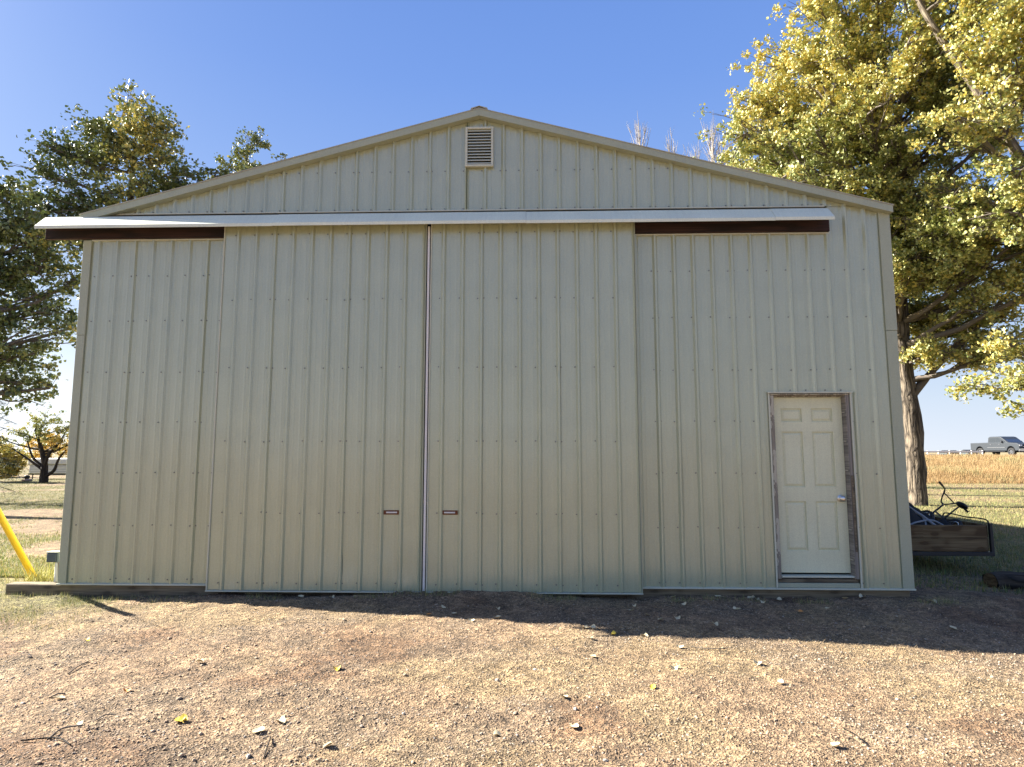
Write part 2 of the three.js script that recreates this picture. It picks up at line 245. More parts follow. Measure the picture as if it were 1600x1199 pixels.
// walls: sheets of four ribs
const GABLE0 = 4.425, BEAM_Y = 4.10;
const seams = (a, b, phase) => { const o = [a]; for (let k = -8; k < 9; k++) { const x = phase + PITCH * (4 * k) + .024; if (x > a + .12 && x < b - .08) o.push(x); } o.push(b); return o; };
const walls = [], wallTop = () => BEAM_Y - .004;
{
  const s = seams(-4.80, -2.95, RIB0 + PITCH * 2); for (let i = 1; i < s.length; i++) mesh('wall_sheet', sheet(s[i - 1], s[i], RIB0, 0, wallTop, 0, .008), M.wall, shed);
  mesh('wall_sheet', sheet(1.72, 2.364, RIB0, 0, wallTop, 0, .008), M.wall, shed);
  mesh('wall_sheet', sheet(2.364, 3.357, RIB0, 0, wallTop, 0, .008), M.wall, shed);
  mesh('wall_sheet', sheet(3.357, 4.292, RIB0, 2.19, x => x < 4.14 ? BEAM_Y - .004 : BEAM_Y - .004, 0, .004), M.wall, shed);
  mesh('wall_sheet', sheet(4.292, 4.80, RIB0, 0, wallTop, 0, .003), M.wall, shed);
  mesh('wall_sheet', sheet(4.14, 4.80, RIB0, BEAM_Y - .004, () => GABLE0 - .002, 0, 0), M.wall, shed);
  const gs = seams(-4.85, 4.85, RIB0 + PITCH * 2); for (let i = 1; i < gs.length; i++) {
    const cut = [gs[i - 1], ...[-.15, 0, .15].filter(v => v > gs[i - 1] && v < gs[i]), gs[i]], rake = x => Math.max(GABLE0 + .004, roofY(x) - .03);
    for (let q = 1; q < cut.length; q++) {
      const [a, b] = [cut[q - 1], cut[q]], vent = a >= -.1501 && b <= .1501;      // an opening is left behind the vent
      mesh('gable_sheet', sheet(a, b, RIB0, GABLE0, vent ? () => 4.985 : rake, .004, .003), M.wall, shed);
      if (vent) mesh('gable_sheet', sheet(a, b, RIB0, 5.45, rake, .004, .003), M.wall, shed);
    }
  }
  const sc = [], rows = [.053, .663, 1.27, 1.865, 2.465, 3.09, 3.652];
  for (let k = -22; k < 24; k++) {
    const r = RIB0 + k * PITCH, dbl = (k - 2) % 4 === 0;
    for (const y of rows) { const j = () => R(-.006, .006); if ((r > -4.75 && r < -3.08) || (r > 1.95 && r < 4.74 && !(r > 3.33 && r < 4.33 && y < 2.2))) { sc.push([r - .042 + j(), y + j(), 0]); if (dbl) sc.push([r + .026, y + j(), 0]); } }
    for (const y of [4.452, 4.93]) if (Math.abs(r) < 4.7 && y < roofY(r) - .12 && !(Math.abs(r - .02) < .22 && y > 4.95)) { sc.push([r - .042, y, .004]); if (dbl) sc.push([r + .026, y, .004]); }
  }
  for (const x of [3.45, 3.62, 3.80, 4.02, 4.2]) sc.push([x, 2.225, 0]);
  screws(sc, shed);
  // trims
  for (const [x0, x1, top] of [[-4.864, -4.765, BEAM_Y - .002], [4.748, 4.872, 4.405]]) for (const [a, b, o] of [[.0, 2.915, 0], [2.918, top, .0025]]) {
    const L = x0 < 0; mesh('corner_trim', join([cbox(x0 - o, x1 + o, a, b, .004, .024 + o, .003), L ? box(x0 - .004 - o, x0, a, b, -.11, .003) : box(x1, x1 + .004 + o, a, b, -.11, .003)]), M.trim, shed);
  }
  mesh('base_trim', cbox(-4.87, -3.02, -.014, .004, -.004, .032, .002), M.edge, shed);
  mesh('base_trim', cbox(1.80, 4.882, -.014, .004, -.004, .032, .002), M.edge, shed);
  mesh('top_trim', cbox(-4.76, -2.9, BEAM_Y - .012, BEAM_Y + .004, .0065, .028, .002), M.edge, shed);
  mesh('top_trim', cbox(1.7, 4.158, BEAM_Y - .012, BEAM_Y + .004, .0065, .028, .002), M.edge, shed);
  mesh('gable_flashing', cbox(-4.6, 4.12, GABLE0 - .012, GABLE0 + .006, .0, .034, .002), M.edge, shed);
  // timbers under the wall sheets
  mesh('sill_timber', cbox(-5.50, -2.3, -.165, -.016, -.16, -.006, .008), M.timber, shed);
  mesh('sill_timber', cbox(1.7, 4.84, -.30, -.016, -.16, -.012, .008), M.timber, shed);
  mesh('sill_timber', cbox(-2.29, 1.69, -.3, -.03, -.16, -.02, .008), M.timber, shed);
  // the long board that carries the track
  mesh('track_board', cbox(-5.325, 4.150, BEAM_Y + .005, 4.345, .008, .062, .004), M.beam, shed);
  mesh('track_rail', cbox(-5.25, 4.09, 4.235, 4.300, .075, .135, .006), M.rust, shed);
  // weather cover over the track, in lapped lengths
  const prof = [[.064, 4.378], [.068, 4.380], [.078, 4.372], [.105, 4.362], [.248, 4.212], [.254, 4.205], [.254, 4.168], [.248, 4.168], [.248, 4.198], [.102, 4.353], [.076, 4.362], [.066, 4.366]];
  [[-5.308, -2.43], [-2.43, .57], [.57, 3.45], [3.45, 4.122]].forEach(([a, b], i) => {
    const s = new THREE.Shape(prof.map(([z, y]) => new THREE.Vector2(-z, y))), g = new THREE.ExtrudeGeometry(s, { depth: b - a - .002, bevelEnabled: false }); g.rotateY(Math.PI / 2); g.translate(a, 0, 0);
    const p = g.attributes.position, uv = g.attributes.uv; for (let q = 0; q < p.count; q++) { if (i % 2) { p.setZ(q, p.getZ(q) + .0025); p.setY(q, p.getY(q) + .0025); } uv.setXY(q, p.getX(q), p.getZ(q) * 2 + p.getY(q)); }
    mesh('track_cover', g, M.cover, shed);
  });
  // roof: two slopes of ribbed steel, rake trim under its edge, ridge cap
  for (const sgn of [-1, 1]) {
    const slab = new THREE.Shape([[0, ROOF_TOP], [sgn * EAVE, roofY(EAVE)], [sgn * EAVE, roofY(EAVE) - .012], [0, ROOF_TOP - .012]].map(a => new THREE.Vector2(...a)));
    mesh('roof_slope', new THREE.ExtrudeGeometry(slab, { depth: .109 - DEPTH, bevelEnabled: false }).translate(0, 0, DEPTH), M.roof, shed);
    const ribs = []; for (let z = .02; z > DEPTH; z -= .2286) { const s2 = new THREE.Shape([[0, ROOF_TOP + .001], [sgn * (EAVE - .002), roofY(EAVE) + .001], [sgn * (EAVE - .002), roofY(EAVE) + .019], [0, ROOF_TOP + .019]].map(a => new THREE.Vector2(...a))); ribs.push(new THREE.ExtrudeGeometry(s2, { depth: .03, bevelEnabled: false }).translate(0, 0, z)); }
    mesh('roof_ribs', join(ribs), M.roof, shed).userData.kind = 'stuff';
    for (const [a, b, o] of [[.0008, 1.98, .002], [1.98, EAVE - .012, 0]]) {
      const t = new THREE.Shape([[sgn * a, roofY(a) - .013], [sgn * b, roofY(b) - .013], [sgn * b, roofY(b) - .095 - o], [sgn * a, roofY(a) - .095 - o]].map(q => new THREE.Vector2(...q)));
      mesh('rake_trim', new THREE.ExtrudeGeometry(t, { depth: .092 + o, bevelEnabled: false }).translate(0, 0, .010), M.trim, shed);
    }
    const eave = [sgn * (EAVE - .10), sgn * (EAVE - .012)].sort((a, b) => a - b);
    mesh('eave_trim', box(eave[0], eave[1], roofY(EAVE) - .10, roofY(EAVE) - .004, DEPTH, .005), M.trim, shed);
    const cap = new THREE.Shape([[0, ROOF_TOP + .024], [sgn * .10, roofY(.10) + .022], [sgn * .105, roofY(.105) + .002], [0, ROOF_TOP + .0195]].map(a => new THREE.Vector2(...a)));
    mesh('ridge_cap', new THREE.ExtrudeGeometry(cap, { depth: .112 - DEPTH, bevelEnabled: false }).translate(0, 0, DEPTH), M.roof, shed);
    mesh('side_wall', box(...(sgn < 0 ? [-4.858, -4.80] : [4.80, 4.868]), -.02, 4.36, DEPTH + .05, -.115), M.wall, shed);
  }
  const back = new THREE.Shape([[-4.79, -.02], [4.79, -.02], [4.79, roofY(4.79) - .02], [0, ROOF_TOP - .02], [-4.79, roofY(4.79) - .02]].map(a => new THREE.Vector2(...a)));
  mesh('back_wall', new THREE.ExtrudeGeometry(back, { depth: .05, bevelEnabled: false }).translate(0, 0, DEPTH + .06), M.wall, shed);
  mesh('floor_slab', box(-4.78, 4.78, -.34, -.05, DEPTH + .12, -.18), M.timber, shed);
}
// louvred vent
{
  const v = new THREE.Group(); v.name = 'gable_vent'; shed.add(v);
  const x0 = -.172, x1 = .172, y0 = 4.963, y1 = 5.472, w = .028;
  for (const b of [[x0, x0 + w, y0, y1], [x1 - w, x1, y0, y1], [x0 + w, x1 - w, y0, y0 + w], [x0 + w, x1 - w, y1 - w, y1]]) mesh('vent_frame', cbox(...b, .022, .062, .004), M.edge, v);
  const sg = new THREE.BoxGeometry(x1 - x0 - 2 * w - .002, .025, .004), step = (y1 - y0 - 2 * w) / 12;
  for (let i = 0; i < 12; i++) { const m = mesh('slat', sg, M.edge, v); m.position.set(0, y0 + w + step * (i + .5), .046); m.rotation.x = -.55 + R(-.03, .03); }
}
// sliding doors
function slidingDoor(x0, x1, phase, left) {
  const d = new THREE.Group(); d.name = 'sliding_door'; shed.add(d);
  const y0 = -.04, top = () => 4.24, z = .094, s = [x0 + .012]; for (let k = 0; k < 14; k++) { const x = phase + PITCH * (4 * k + (left ? 2 : 2)) + .024; if (x > x0 + .1 && x < x1 - .1) s.push(x); } s.push(x1 - .012);
  for (let i = 1; i < s.length; i++) mesh('door_sheet', sheet(s[i - 1], s[i], phase, y0, top, z, .010, true), M.wall, d);
  mesh('door_frame', box(x0 + .01, x1 - .01, y0 + .005, 4.22, .045, .085), M.timber, d);
  mesh('edge_trim', cbox(x0, x0 + .013, y0 - .004, 4.235, .046, .112, .003), M.edge, d);
  mesh('edge_trim', cbox(x1 - .013, x1, y0 - .004, 4.235, .046, .112, .003), M.trim, d);
  mesh('bottom_trim', cbox(x0 - .002, x1 + .002, y0 - .018, y0 - .0045, .046, .122, .003), M.edge, d);
  const sc = []; for (let k = 0; k < 12; k++) { const r = phase + k * PITCH; if (r > x1 - .05) break; for (const y of [.035, .82, 1.635, 2.496, 3.316, 4.12]) { sc.push([r - .042 + R(-.006, .006), y + R(-.008, .008), z]); if (k % 4 === 2) sc.push([r + .027, y + R(-.006, .006), z]); } }
  screws(sc, d);
  const hx = left ? -.971 : -.309, h = new THREE.Group(); h.name = 'pull_handle'; d.add(h);
  const ring = new THREE.Shape([[-.09, -.022], [.09, -.022], [.09, .022], [-.09, .022]].map(a => new THREE.Vector2(...a))); ring.holes.push(new THREE.Path([[-.066, -.012], [.066, -.012], [.066, .012], [-.066, .012]].map(a => new THREE.Vector2(...a))));
  mesh('rusty_plate', new THREE.ExtrudeGeometry(ring, { depth: .006, bevelEnabled: true, bevelSize: .002, bevelThickness: .002, bevelSegments: 1 }).translate(hx, .829, z + .003), M.rust, h);
  mesh('grip', cbox(hx - .062, hx + .062, .821, .837, z + .0055, z + .013, .002), M.white, h);
  return d;
}
slidingDoor(-3.074, -.618, -2.898, true).userData.label = 'dented sliding door that meets its twin with the plain edge';
slidingDoor(-.566, 1.856, -.41, false);
mesh('gap_strip', cbox(-.606, -.579, -.04, 4.20, .05, .103, .003), M.white, shed);
mesh('opening_header', box(-3.0, 1.75, 4.0, BEAM_Y, -.06, .005), M.timber, shed);
// walk-in door
{
  const w = new THREE.Group(); w.name = 'walk_door'; shed.add(w);
  const x0 = 3.418, x1 = 4.236, y0 = .152, y1 = 2.150, zf = -.078, W = x1 - x0;
  const slab = new THREE.Shape([[x0, y0], [x1, y0], [x1, y1], [x0, y1]].map(a => new THREE.Vector2(...a)));
  const cols = [[x0 + .115, x0 + .352], [x1 - .352, x1 - .115]], rows = [[y1 - .285, y1 - .135], [y1 - 1.035, y1 - .405], [y0 + .245, y0 + .795]];
  for (const [a, b] of cols) for (const [c, d] of rows) slab.holes.push(new THREE.Path([[a, c], [b, c], [b, d], [a, d]].map(q => new THREE.Vector2(...q))));
  mesh('door_leaf', new THREE.ExtrudeGeometry(slab, { depth: .035, bevelEnabled: true, bevelSize: .004, bevelThickness: .005, bevelSegments: 2, bevelOffset: -.004 }).translate(0, 0, zf - .040), M.door, w);
  mesh('door_core', box(x0 + .01, x1 - .01, y0 + .01, y1 - .01, zf - .038, zf - .0165), M.door, w);
  for (const [a, b] of cols) for (const [c, d] of rows) mesh('door_panel', new THREE.ExtrudeGeometry(new THREE.Shape([[a + .034, c + .034], [b - .034, c + .034], [b - .034, d - .034], [a + .034, d - .034]].map(q => new THREE.Vector2(...q))), { depth: .001, bevelEnabled: true, bevelSize: .024, bevelThickness: .0115, bevelSegments: 1 }).translate(0, 0, zf - .0165), M.door, w);
  const k = new THREE.LatheGeometry([[0, .062], [.012, .061], [.022, .055], [.027, .045], [.025, .036], [.014, .028], [.011, .018], [.012, .010], [.028, .007], [.031, .002], [.031, 0]].map(a => new THREE.Vector2(...a)).reverse(), 24).rotateX(Math.PI / 2).scale(1.3, 1.3, 1.15).translate(4.165, .985, zf + .002);
  mesh('knob', k, M.steel, w);
  mesh('frame_board', cbox(3.376, 3.424, .10, 2.165, -.13, .012, .004), M.flake, w);
  mesh('frame_board', cbox(4.238, 4.284, .10, 2.165, -.13, .012, .004), M.jamb, w);
  mesh('frame_board', cbox(4.2505, 4.2775, .40, 1.25, .0125, .022, .003), M.timber, w);
  mesh('frame_board', cbox(3.376, 4.284, 2.166, 2.186, -.13, .010, .004), M.flake, w);
  mesh('head_stop', cbox(3.425, 4.237, 2.151, 2.165, -.12, -.05, .003), M.flake, w);
  mesh('threshold', cbox(3.43, 4.232, .112, .132, -.13, .006, .004), M.edge, w);
  mesh('door_sill', cbox(3.38, 4.28, .060, .099, -.13, -.004, .004), M.timber, w);
  mesh('sill_flashing', cbox(3.38, 4.285, .006, .056, -.02, .010, .003), M.trim, w);
  for (const b of [[3.357, 3.374, .005, 2.205], [4.287, 4.304, .005, 2.205]]) mesh('opening_trim', cbox(...b, .0065, .026, .002), M.edge, w);
  mesh('opening_trim', cbox(3.345, 4.312, 2.188, 2.204, .0265, .042, .002), M.edge, w);
}

// ---------------------------------------------------------------- loose ground cover
function scatter(name, geo, mat, n, place, label) {
  const im = new THREE.InstancedMesh(geo, mat, n), m = new THREE.Matrix4(), q = new THREE.Quaternion(), e = new THREE.Euler(), c = new THREE.Color(); let k = 0, tries = 0;
  while (k < n && tries++ < n * 12) { const r = place(); if (!r) continue; e.set(r.rx ?? 0, r.ry ?? rnd() * 6.283, r.rz ?? 0, 'YXZ'); q.setFromEuler(e); m.compose(V(r.x, r.y ?? height(r.x, r.z), r.z), q, V(...(r.s))); im.setMatrixAt(k, m); im.setColorAt(k, c.setRGB(...r.c)); k++; }
  im.count = k; im.name = name; im.castShadow = im.receiveShadow = true; im.userData = { kind: 'stuff', label, category: name.replace('_', ' ') }; scene.add(im); return im;
}
const varied = (c, v) => { const f = 1 + R(-v, v), g = R(-.04, .04); return [c[0] * f * (1 + g), c[1] * f, c[2] * f * (1 - g)]; };
const pebble = new THREE.IcosahedronGeometry(1, 0); { const p = pebble.attributes.position; for (let i = 0; i < p.count; i++) { const f = .8 + .4 * hash(Math.round(p.getX(i) * 50), Math.round(p.getY(i) * 50 + p.getZ(i) * 7)); p.setXYZ(i, p.getX(i) * f, p.getY(i) * f, p.getZ(i) * f); } pebble.computeVertexNormals(); }
const matte = std({ color: 0xffffff, roughness: .92 });
// more of it close to the camera: z from the wall to the lens
const yardSpot = () => { const z = lerp(-.05, 4.5, Math.pow(rnd(), .8)), w = (7.4 - z) * .92 + .4, x = .6 + R(-1, 1) * w; return [x, z]; };
scatter('gravel', pebble, matte, 60000, () => {
  const [x, z] = yardSpot(), patch = fbm(x * 1.5 + 31, z * 1.9, 3); if (rnd() > .45 + 1.6 * Math.max(0, patch - .35)) return null;
  const s = .0018 + .0058 * Math.pow(rnd(), 4) + (rnd() < .004 ? .008 : 0);
  return { x, z, y: height(x, z) + s * .25, s: [s * R(.8, 1.5), s * R(.6, .9), s * R(.8, 1.4)], rx: R(-.4, .4), c: varied(rnd() < .15 ? [.30, .265, .22] : mix3(soilColour(x, z), [.33, .25, .18], .4), .3) };
}, 'small loose stones over the bare yard');
const blade = (() => { const g = new THREE.BufferGeometry(); g.setAttribute('position', new THREE.Float32BufferAttribute([-.5, 0, 0, .5, 0, 0, .32, .5, .10, -.32, .5, .10, 0, 1, .34], 3)); g.setAttribute('uv', new THREE.Float32BufferAttribute([0, 0, 1, 0, 1, .5, 0, .5, .5, 1], 2)); g.setIndex([0, 1, 2, 0, 2, 3, 3, 2, 4]); g.computeVertexNormals(); return g; })();
const bladeMat = new THREE.MeshPhysicalMaterial({ color: 0xffffff, roughness: .85, transmission: .25, side: THREE.DoubleSide });
scatter('dead_grass', blade, bladeMat, 42000, () => {
  const [x, z] = yardSpot(), f = fbm(x * .8 + 5, z * 1.3, 3); if (rnd() > .22 + 2.4 * Math.max(0, f - .38)) return null;
  const L = R(.012, .05);
  return { x, z, y: height(x, z) + .003, s: [R(.0012, .0026), L, L], rx: R(1.1, 1.62) * (rnd() < .5 ? 1 : -1), c: varied(rnd() < .2 ? [.17, .11, .065] : [.43, .33, .20], .3) };
}, 'flattened dead grass stems over the yard');
scatter('yard_grass', blade, bladeMat, 36000, () => {
  const foot = rnd() < .05; if (foot) { const x = R(-4.6, 5.2), z = R(.135, .30); if (rnd() > smooth(.5, .68, fbm(x * 2.2, 3, 3))) return null; const L = R(.02, .08); return { x, z, s: [R(.002, .004), L, L], rx: R(-.9, .9), c: varied(rnd() < .6 ? [.36, .31, .125] : [.16, .20, .05], .25) }; }
  const near = rnd() < .6, z = near ? R(-.9, 1.9) : lerp(-1, -30, Math.pow(rnd(), 1.8)), x = near ? R(-7.5, -2.4) : (() => { const D = 7.236 - z; return .6 - D * R(.70, .92); })();
  if (x > -4.9 && z < .02) return null; if (x > -5.6 && x < -2.2 && z > -.2 && z < .03) return null;
  const dens = near ? smooth(-3.0, -4.8, x + .9 * (fbm(x * 1.3, z * 1.3, 3) - .5)) * smooth(1.8, .3, z + (fbm(x * 2, z * 2, 2) - .5)) * smooth(.36, .55, fbm(x * 2.6, z * 2.6, 3)) : smooth(.36, .5, fbm(x * .55 + 3, z * .5, 4) * -1 + 1);
  if (rnd() > dens) return null;
  const L = near ? R(.02, .075) : R(.03, .08);
  return { x, z, s: [near ? R(.002, .004) : R(.006, .012), L, L], rx: R(-.9, .9), c: varied(rnd() < .5 ? [.36, .31, .125] : rnd() < .5 ? [.21, .24, .065] : [.13, .18, .045], .25) };
}, 'thin straw and green grass beside the shed corner');
scatter('lawn_grass', blade, bladeMat, 42000, () => {
  const z = lerp(-.6, -27, Math.pow(rnd(), 1.3)), D = 7.236 - z, x = .6 + D * R(.585, .92); if (x < 5.2) return null;
  if (fbm(x * .4, z * .8, 3) < .38 && rnd() < .7) return null;
  const L = R(.03, .09); return { x, z, s: [R(.006, .013), L, L], rx: R(-.9, .9), c: varied(rnd() < .45 ? [.32, .275, .105] : rnd() < .6 ? [.20, .22, .06] : [.12, .16, .04], .25) };
}, 'short green and straw lawn grass behind the shed');
const tuft = (() => { const l = []; for (let i = 0; i < 7; i++) { const b = blade.clone(); b.scale(.035 + .02 * hash(i, 3), .7 + .5 * hash(i, 1), .8); b.rotateX(.05 + .22 * hash(i, 5)); b.rotateY(i * .9); b.translate((hash(i, 7) - .5) * .16, 0, (hash(i, 8) - .5) * .16); l.push(b); } return join(l); })();
scatter('tall_dry_grass', tuft, bladeMat, 26000, () => {
  const z = R(-26.5, -52), D = 7.236 - z, x = .6 + D * R(.575, .90); const f = fbm(x * .35, z * .5, 3), L = R(.28, .62) * (.7 + .7 * f) * smooth(-25.6, -29, z) * lerp(1, .12, smooth(-41, -49, z)) + .06;
  return { x, z, s: [L, L, L], c: varied(f > .6 && rnd() < .5 ? [.28, .26, .11] : rnd() < .3 ? [.31, .19, .072] : [.37, .255, .11], .2) };
}, 'tall tawny dry grass on the road bank');
// weeds at the foot of the yellow guard
{
  const g = thing('weed_clump', 'pale yellow green weeds at the foot of yellow guard', 'weeds', [-5.75, height(-5.75, -.75), -.75]), l = [];
  for (let i = 0; i < 260; i++) { const b = blade.clone(), L = R(.08, .30); b.scale(R(.005, .012), L, L); b.rotateX(R(-.7, .7)); b.rotateY(rnd() * 6.3); b.translate(gauss() * .26 + (i % 3) * .12, 0, gauss() * .2); l.push(b); }
  mesh('leaves', join(l), std({ color: lin(.50, .46, .15), roughness: .85, side: THREE.DoubleSide }), g).userData.kind = 'stuff';
}

// ---------------------------------------------------------------- trees
const leafGeo = (() => { const o = [[0, 0, 0], [-.36, .16, .10], [-.45, .46, .15], [-.2, .8, .05], [0, 1.05, -.06], [.2, .8, .05], [.45, .46, .15], [.36, .16, .10], [0, .5, -.02]], g = new THREE.BufferGeometry(); g.setAttribute('position', new THREE.Float32BufferAttribute(o.flat(), 3)); g.setAttribute('uv', new THREE.Float32BufferAttribute(o.map(a => [a[0] + .5, a[1]]).flat(), 2)); const ix = []; for (let i = 0; i < 8; i++) ix.push(8, (i + 1) % 8, i); g.setIndex(ix); g.computeVertexNormals(); return g; })();
const leafMat = new THREE.MeshPhysicalMaterial({ color: 0xffffff, roughness: .5, transmission: .42, thickness: 0, side: THREE.DoubleSide });
const leafGreen = [.25, .29, .075], leafOlive = [.47, .47, .16], leafYellow = [.68, .57, .16], leafGold = [.72, .53, .12], leafDark = [.075, .105, .028];
// crown leaves gathered round twig ends; twigs: [point, spread, count, palette]
function crown(parent, name, twigs, size, tint) {
  let n = 0; for (const t of twigs) n += t[2];
  const im = new THREE.InstancedMesh(leafGeo, leafMat, n), m = new THREE.Matrix4(), q = new THREE.Quaternion(), e = new THREE.Euler(), c = new THREE.Color(); let k = 0;
  for (const [p, s, cnt] of twigs) { const base = tint(p); for (let i = 0; i < cnt; i++) {
    const L = size * R(.7, 1.25); e.set(R(-1.9, .6), rnd() * 6.283, R(-.7, .7), 'YXZ'); q.setFromEuler(e);
    m.compose(V(p.x + gauss() * s * 1.1, p.y + gauss() * s * .8 - s * .15, p.z + gauss() * s * 1.1), q, V(L, L, L)); im.setMatrixAt(k, m);
    im.setColorAt(k++, c.setRGB(...varied(tint(p, base, rnd()), .22)));
  } }
  im.name = name; im.castShadow = im.receiveShadow = true; im.userData.kind = 'stuff'; parent.add(im); return im;
}
// a poplar: trunk, limbs that reach into leafy lobes, twigs in the lobes, leaves on the twigs
function poplar({ name, label, category = 'tree', base, trunk, lobes, leaf, per, tint, mat = M.bark, group, twigMat = M.twig, gap = .36, limbFrom = .25, extra = [], dens = 1 }) {
  const t = thing(name, label, category, [base[0], height(base[0], base[1]) - .05, base[1]], group), o = t.position, L = new Limbs(), T = new Limbs();
  const tp = trunk.map(a => V(a[0] - o.x, a[1] - o.y, a[2] - o.z)), tr = trunk.map(a => a[3]);
  const curve = new THREE.CatmullRomCurve3(tp), N = 26, pts = curve.getPoints(N), rr = pts.map((_, i) => { const f = i / N * (tr.length - 1), a = Math.floor(f); return lerp(tr[a], tr[Math.min(a + 1, tr.length - 1)], f - a); });
  T.add(pts, rr, 14, .3);
  for (const ex of extra) L.add(new THREE.CatmullRomCurve3(ex.map(a => V(a[0] - o.x, a[1] - o.y, a[2] - o.z))).getPoints(14), Array.from({ length: 15 }, (_, i) => { const f = i / 14 * (ex.length - 1), a = Math.floor(f); return lerp(ex[a][3], ex[Math.min(a + 1, ex.length - 1)][3], f - a); }), 8, .2);
  const twigs = [];
  for (const [cx, cy, cz, rx, ry, rz, n, from] of lobes) {
    const c = V(cx - o.x, cy - o.y, cz - o.z); let best = 0, bd = 1e9;
    pts.forEach((p, i) => { if (i < N * limbFrom) return; const d = p.distanceTo(c) + Math.max(0, p.y - c.y + .25 * Math.hypot(p.x - c.x, p.z - c.z)) * 1.6; if (d < bd) { bd = d; best = i; } });
    const st = from ? V(from[0] - o.x, from[1] - o.y, from[2] - o.z) : pts[best], len = st.distanceTo(c), r0 = Math.min(rr[best] * .55, .02 + len * .022);
    const limb = bent(st, c, 7, -.05 * len, len * .02); L.add(limb, limb.map((_, i) => lerp(r0, r0 * .38, i / 7)), 6);
    const nb = Math.max(5, Math.round(n * dens / 4));
    for (let i = 0; i < nb; i++) {
      const d = V(gauss(), gauss(), gauss()).normalize(), f = Math.pow(rnd(), .4), e = V(c.x + d.x * rx * f, c.y + d.y * ry * f, c.z + d.z * rz * f), a = limb[3 + Math.floor(rnd() * 5)], br = bent(a, e, 4, .05, .06);
      L.add(br, br.map((_, k) => lerp(r0 * .34 + .006, .005, k / 4)), 4);
      for (let w = 0; w < 4; w++) { const tw = br[1 + Math.floor(rnd() * 4)].clone().add(V(gauss() * gap * 1.1, gauss() * gap, gauss() * gap * 1.1)); L.add([br[2], tw.clone().lerp(br[2], .4).add(V(0, .04, 0)), tw], [.008, .006, .003], 3); twigs.push([tw, R(.5, 1) * gap * .62, Math.round(per * R(.5, 1.5))]); }
    }
  }
  mesh('trunk', T.geo(), mat, t); mesh('limbs', L.geo(), twigMat, t).userData.kind = 'stuff';
  crown(t, 'crown', twigs, leaf, tint); return t;
}
const deepGreen = [.13, .165, .045], deepOlive = [.27, .29, .09];
const autumn = (warm, s) => (p, b, r) => { const f = .5 + (fbm(p.x * .42 + s, p.y * .42 + p.z * .2, 3) - .5) * .6 + warm; if (r === undefined) return f; const v = b + (r - .5) * .5; return v > .88 ? leafGold : v > .58 ? leafYellow : v > .34 ? leafOlive : leafGreen; };
const dark = s => (p, b, r) => { const f = fbm(p.x * .5 + s, p.y * .5, 3); if (r === undefined) return f; const v = b + (r - .5) * .5; return v > .82 ? leafYellow : v > .55 ? deepOlive : v > .28 ? deepGreen : leafDark; };
// lobes filling an egg: centre, radii, how many, lobe size
function egg(c, r, n, s, keep = () => true, tw = 42) { const o = []; let tries = 0; while (o.length < n && tries++ < 900) { const d = V(gauss(), gauss(), gauss()).normalize(), f = Math.pow(rnd(), .38), p = [c[0] + d.x * r[0] * f, c[1] + d.y * r[1] * f, c[2] + d.z * r[2] * f]; if (!keep(...p)) continue; if (o.some(q => Math.hypot(q[0] - p[0], q[1] - p[1], q[2] - p[2]) < s * .62)) continue; const k = R(.75, 1.15); o.push([...p, s * k, s * k * .72, s * k, tw]); } return o; }

poplar({ name: 'poplar_tree', label: 'tall yellowing poplar whose furrowed trunk stands behind the wooden trailer', base: [13.07, -13.37], leaf: .090, per: 34, tint: autumn(.03, 3),
  trunk: [[13.07, -.3, -13.37, .31], [13.06, .1, -13.37, .285], [13.04, 2.5, -13.37, .275], [12.85, 5, -13.3, .25], [12.9, 8.5, -13.2, .19], [12.9, 12, -13.2, .12], [12.7, 16.6, -13.1, .03]],
  extra: [[[12.95, 3.2, -13.35, .16], [13.5, 3.9, -13.2, .12], [14.4, 4.9, -13, .08], [15.8, 6.2, -12.6, .04]], [[12.86, 7.6, -13.2, .13], [11.2, 8.7, -12.9, .10], [9.6, 9.6, -12.6, .05]]],
  lobes: [...egg([12.3, 11.4, -13], [5.3, 6.8, 5.8], 66, 1.45, (x, y) => !(x < 10.5 && y < 5.2)), ...egg([13.9, 6.3, -12.4], [3.0, 2.7, 4.0], 30, 1.1, (x, y) => y > 4.3), ...egg([9.7, 12.6, -12.6], [2.5, 3.9, 4.2], 24, 1.2), ...egg([11.5, 8.4, -12], [2.2, 2, 1.6], 12, 1.1), ...egg([12.6, 13.8, -10.8], [4.4, 2.9, 2.6], 22, 1.3)] });
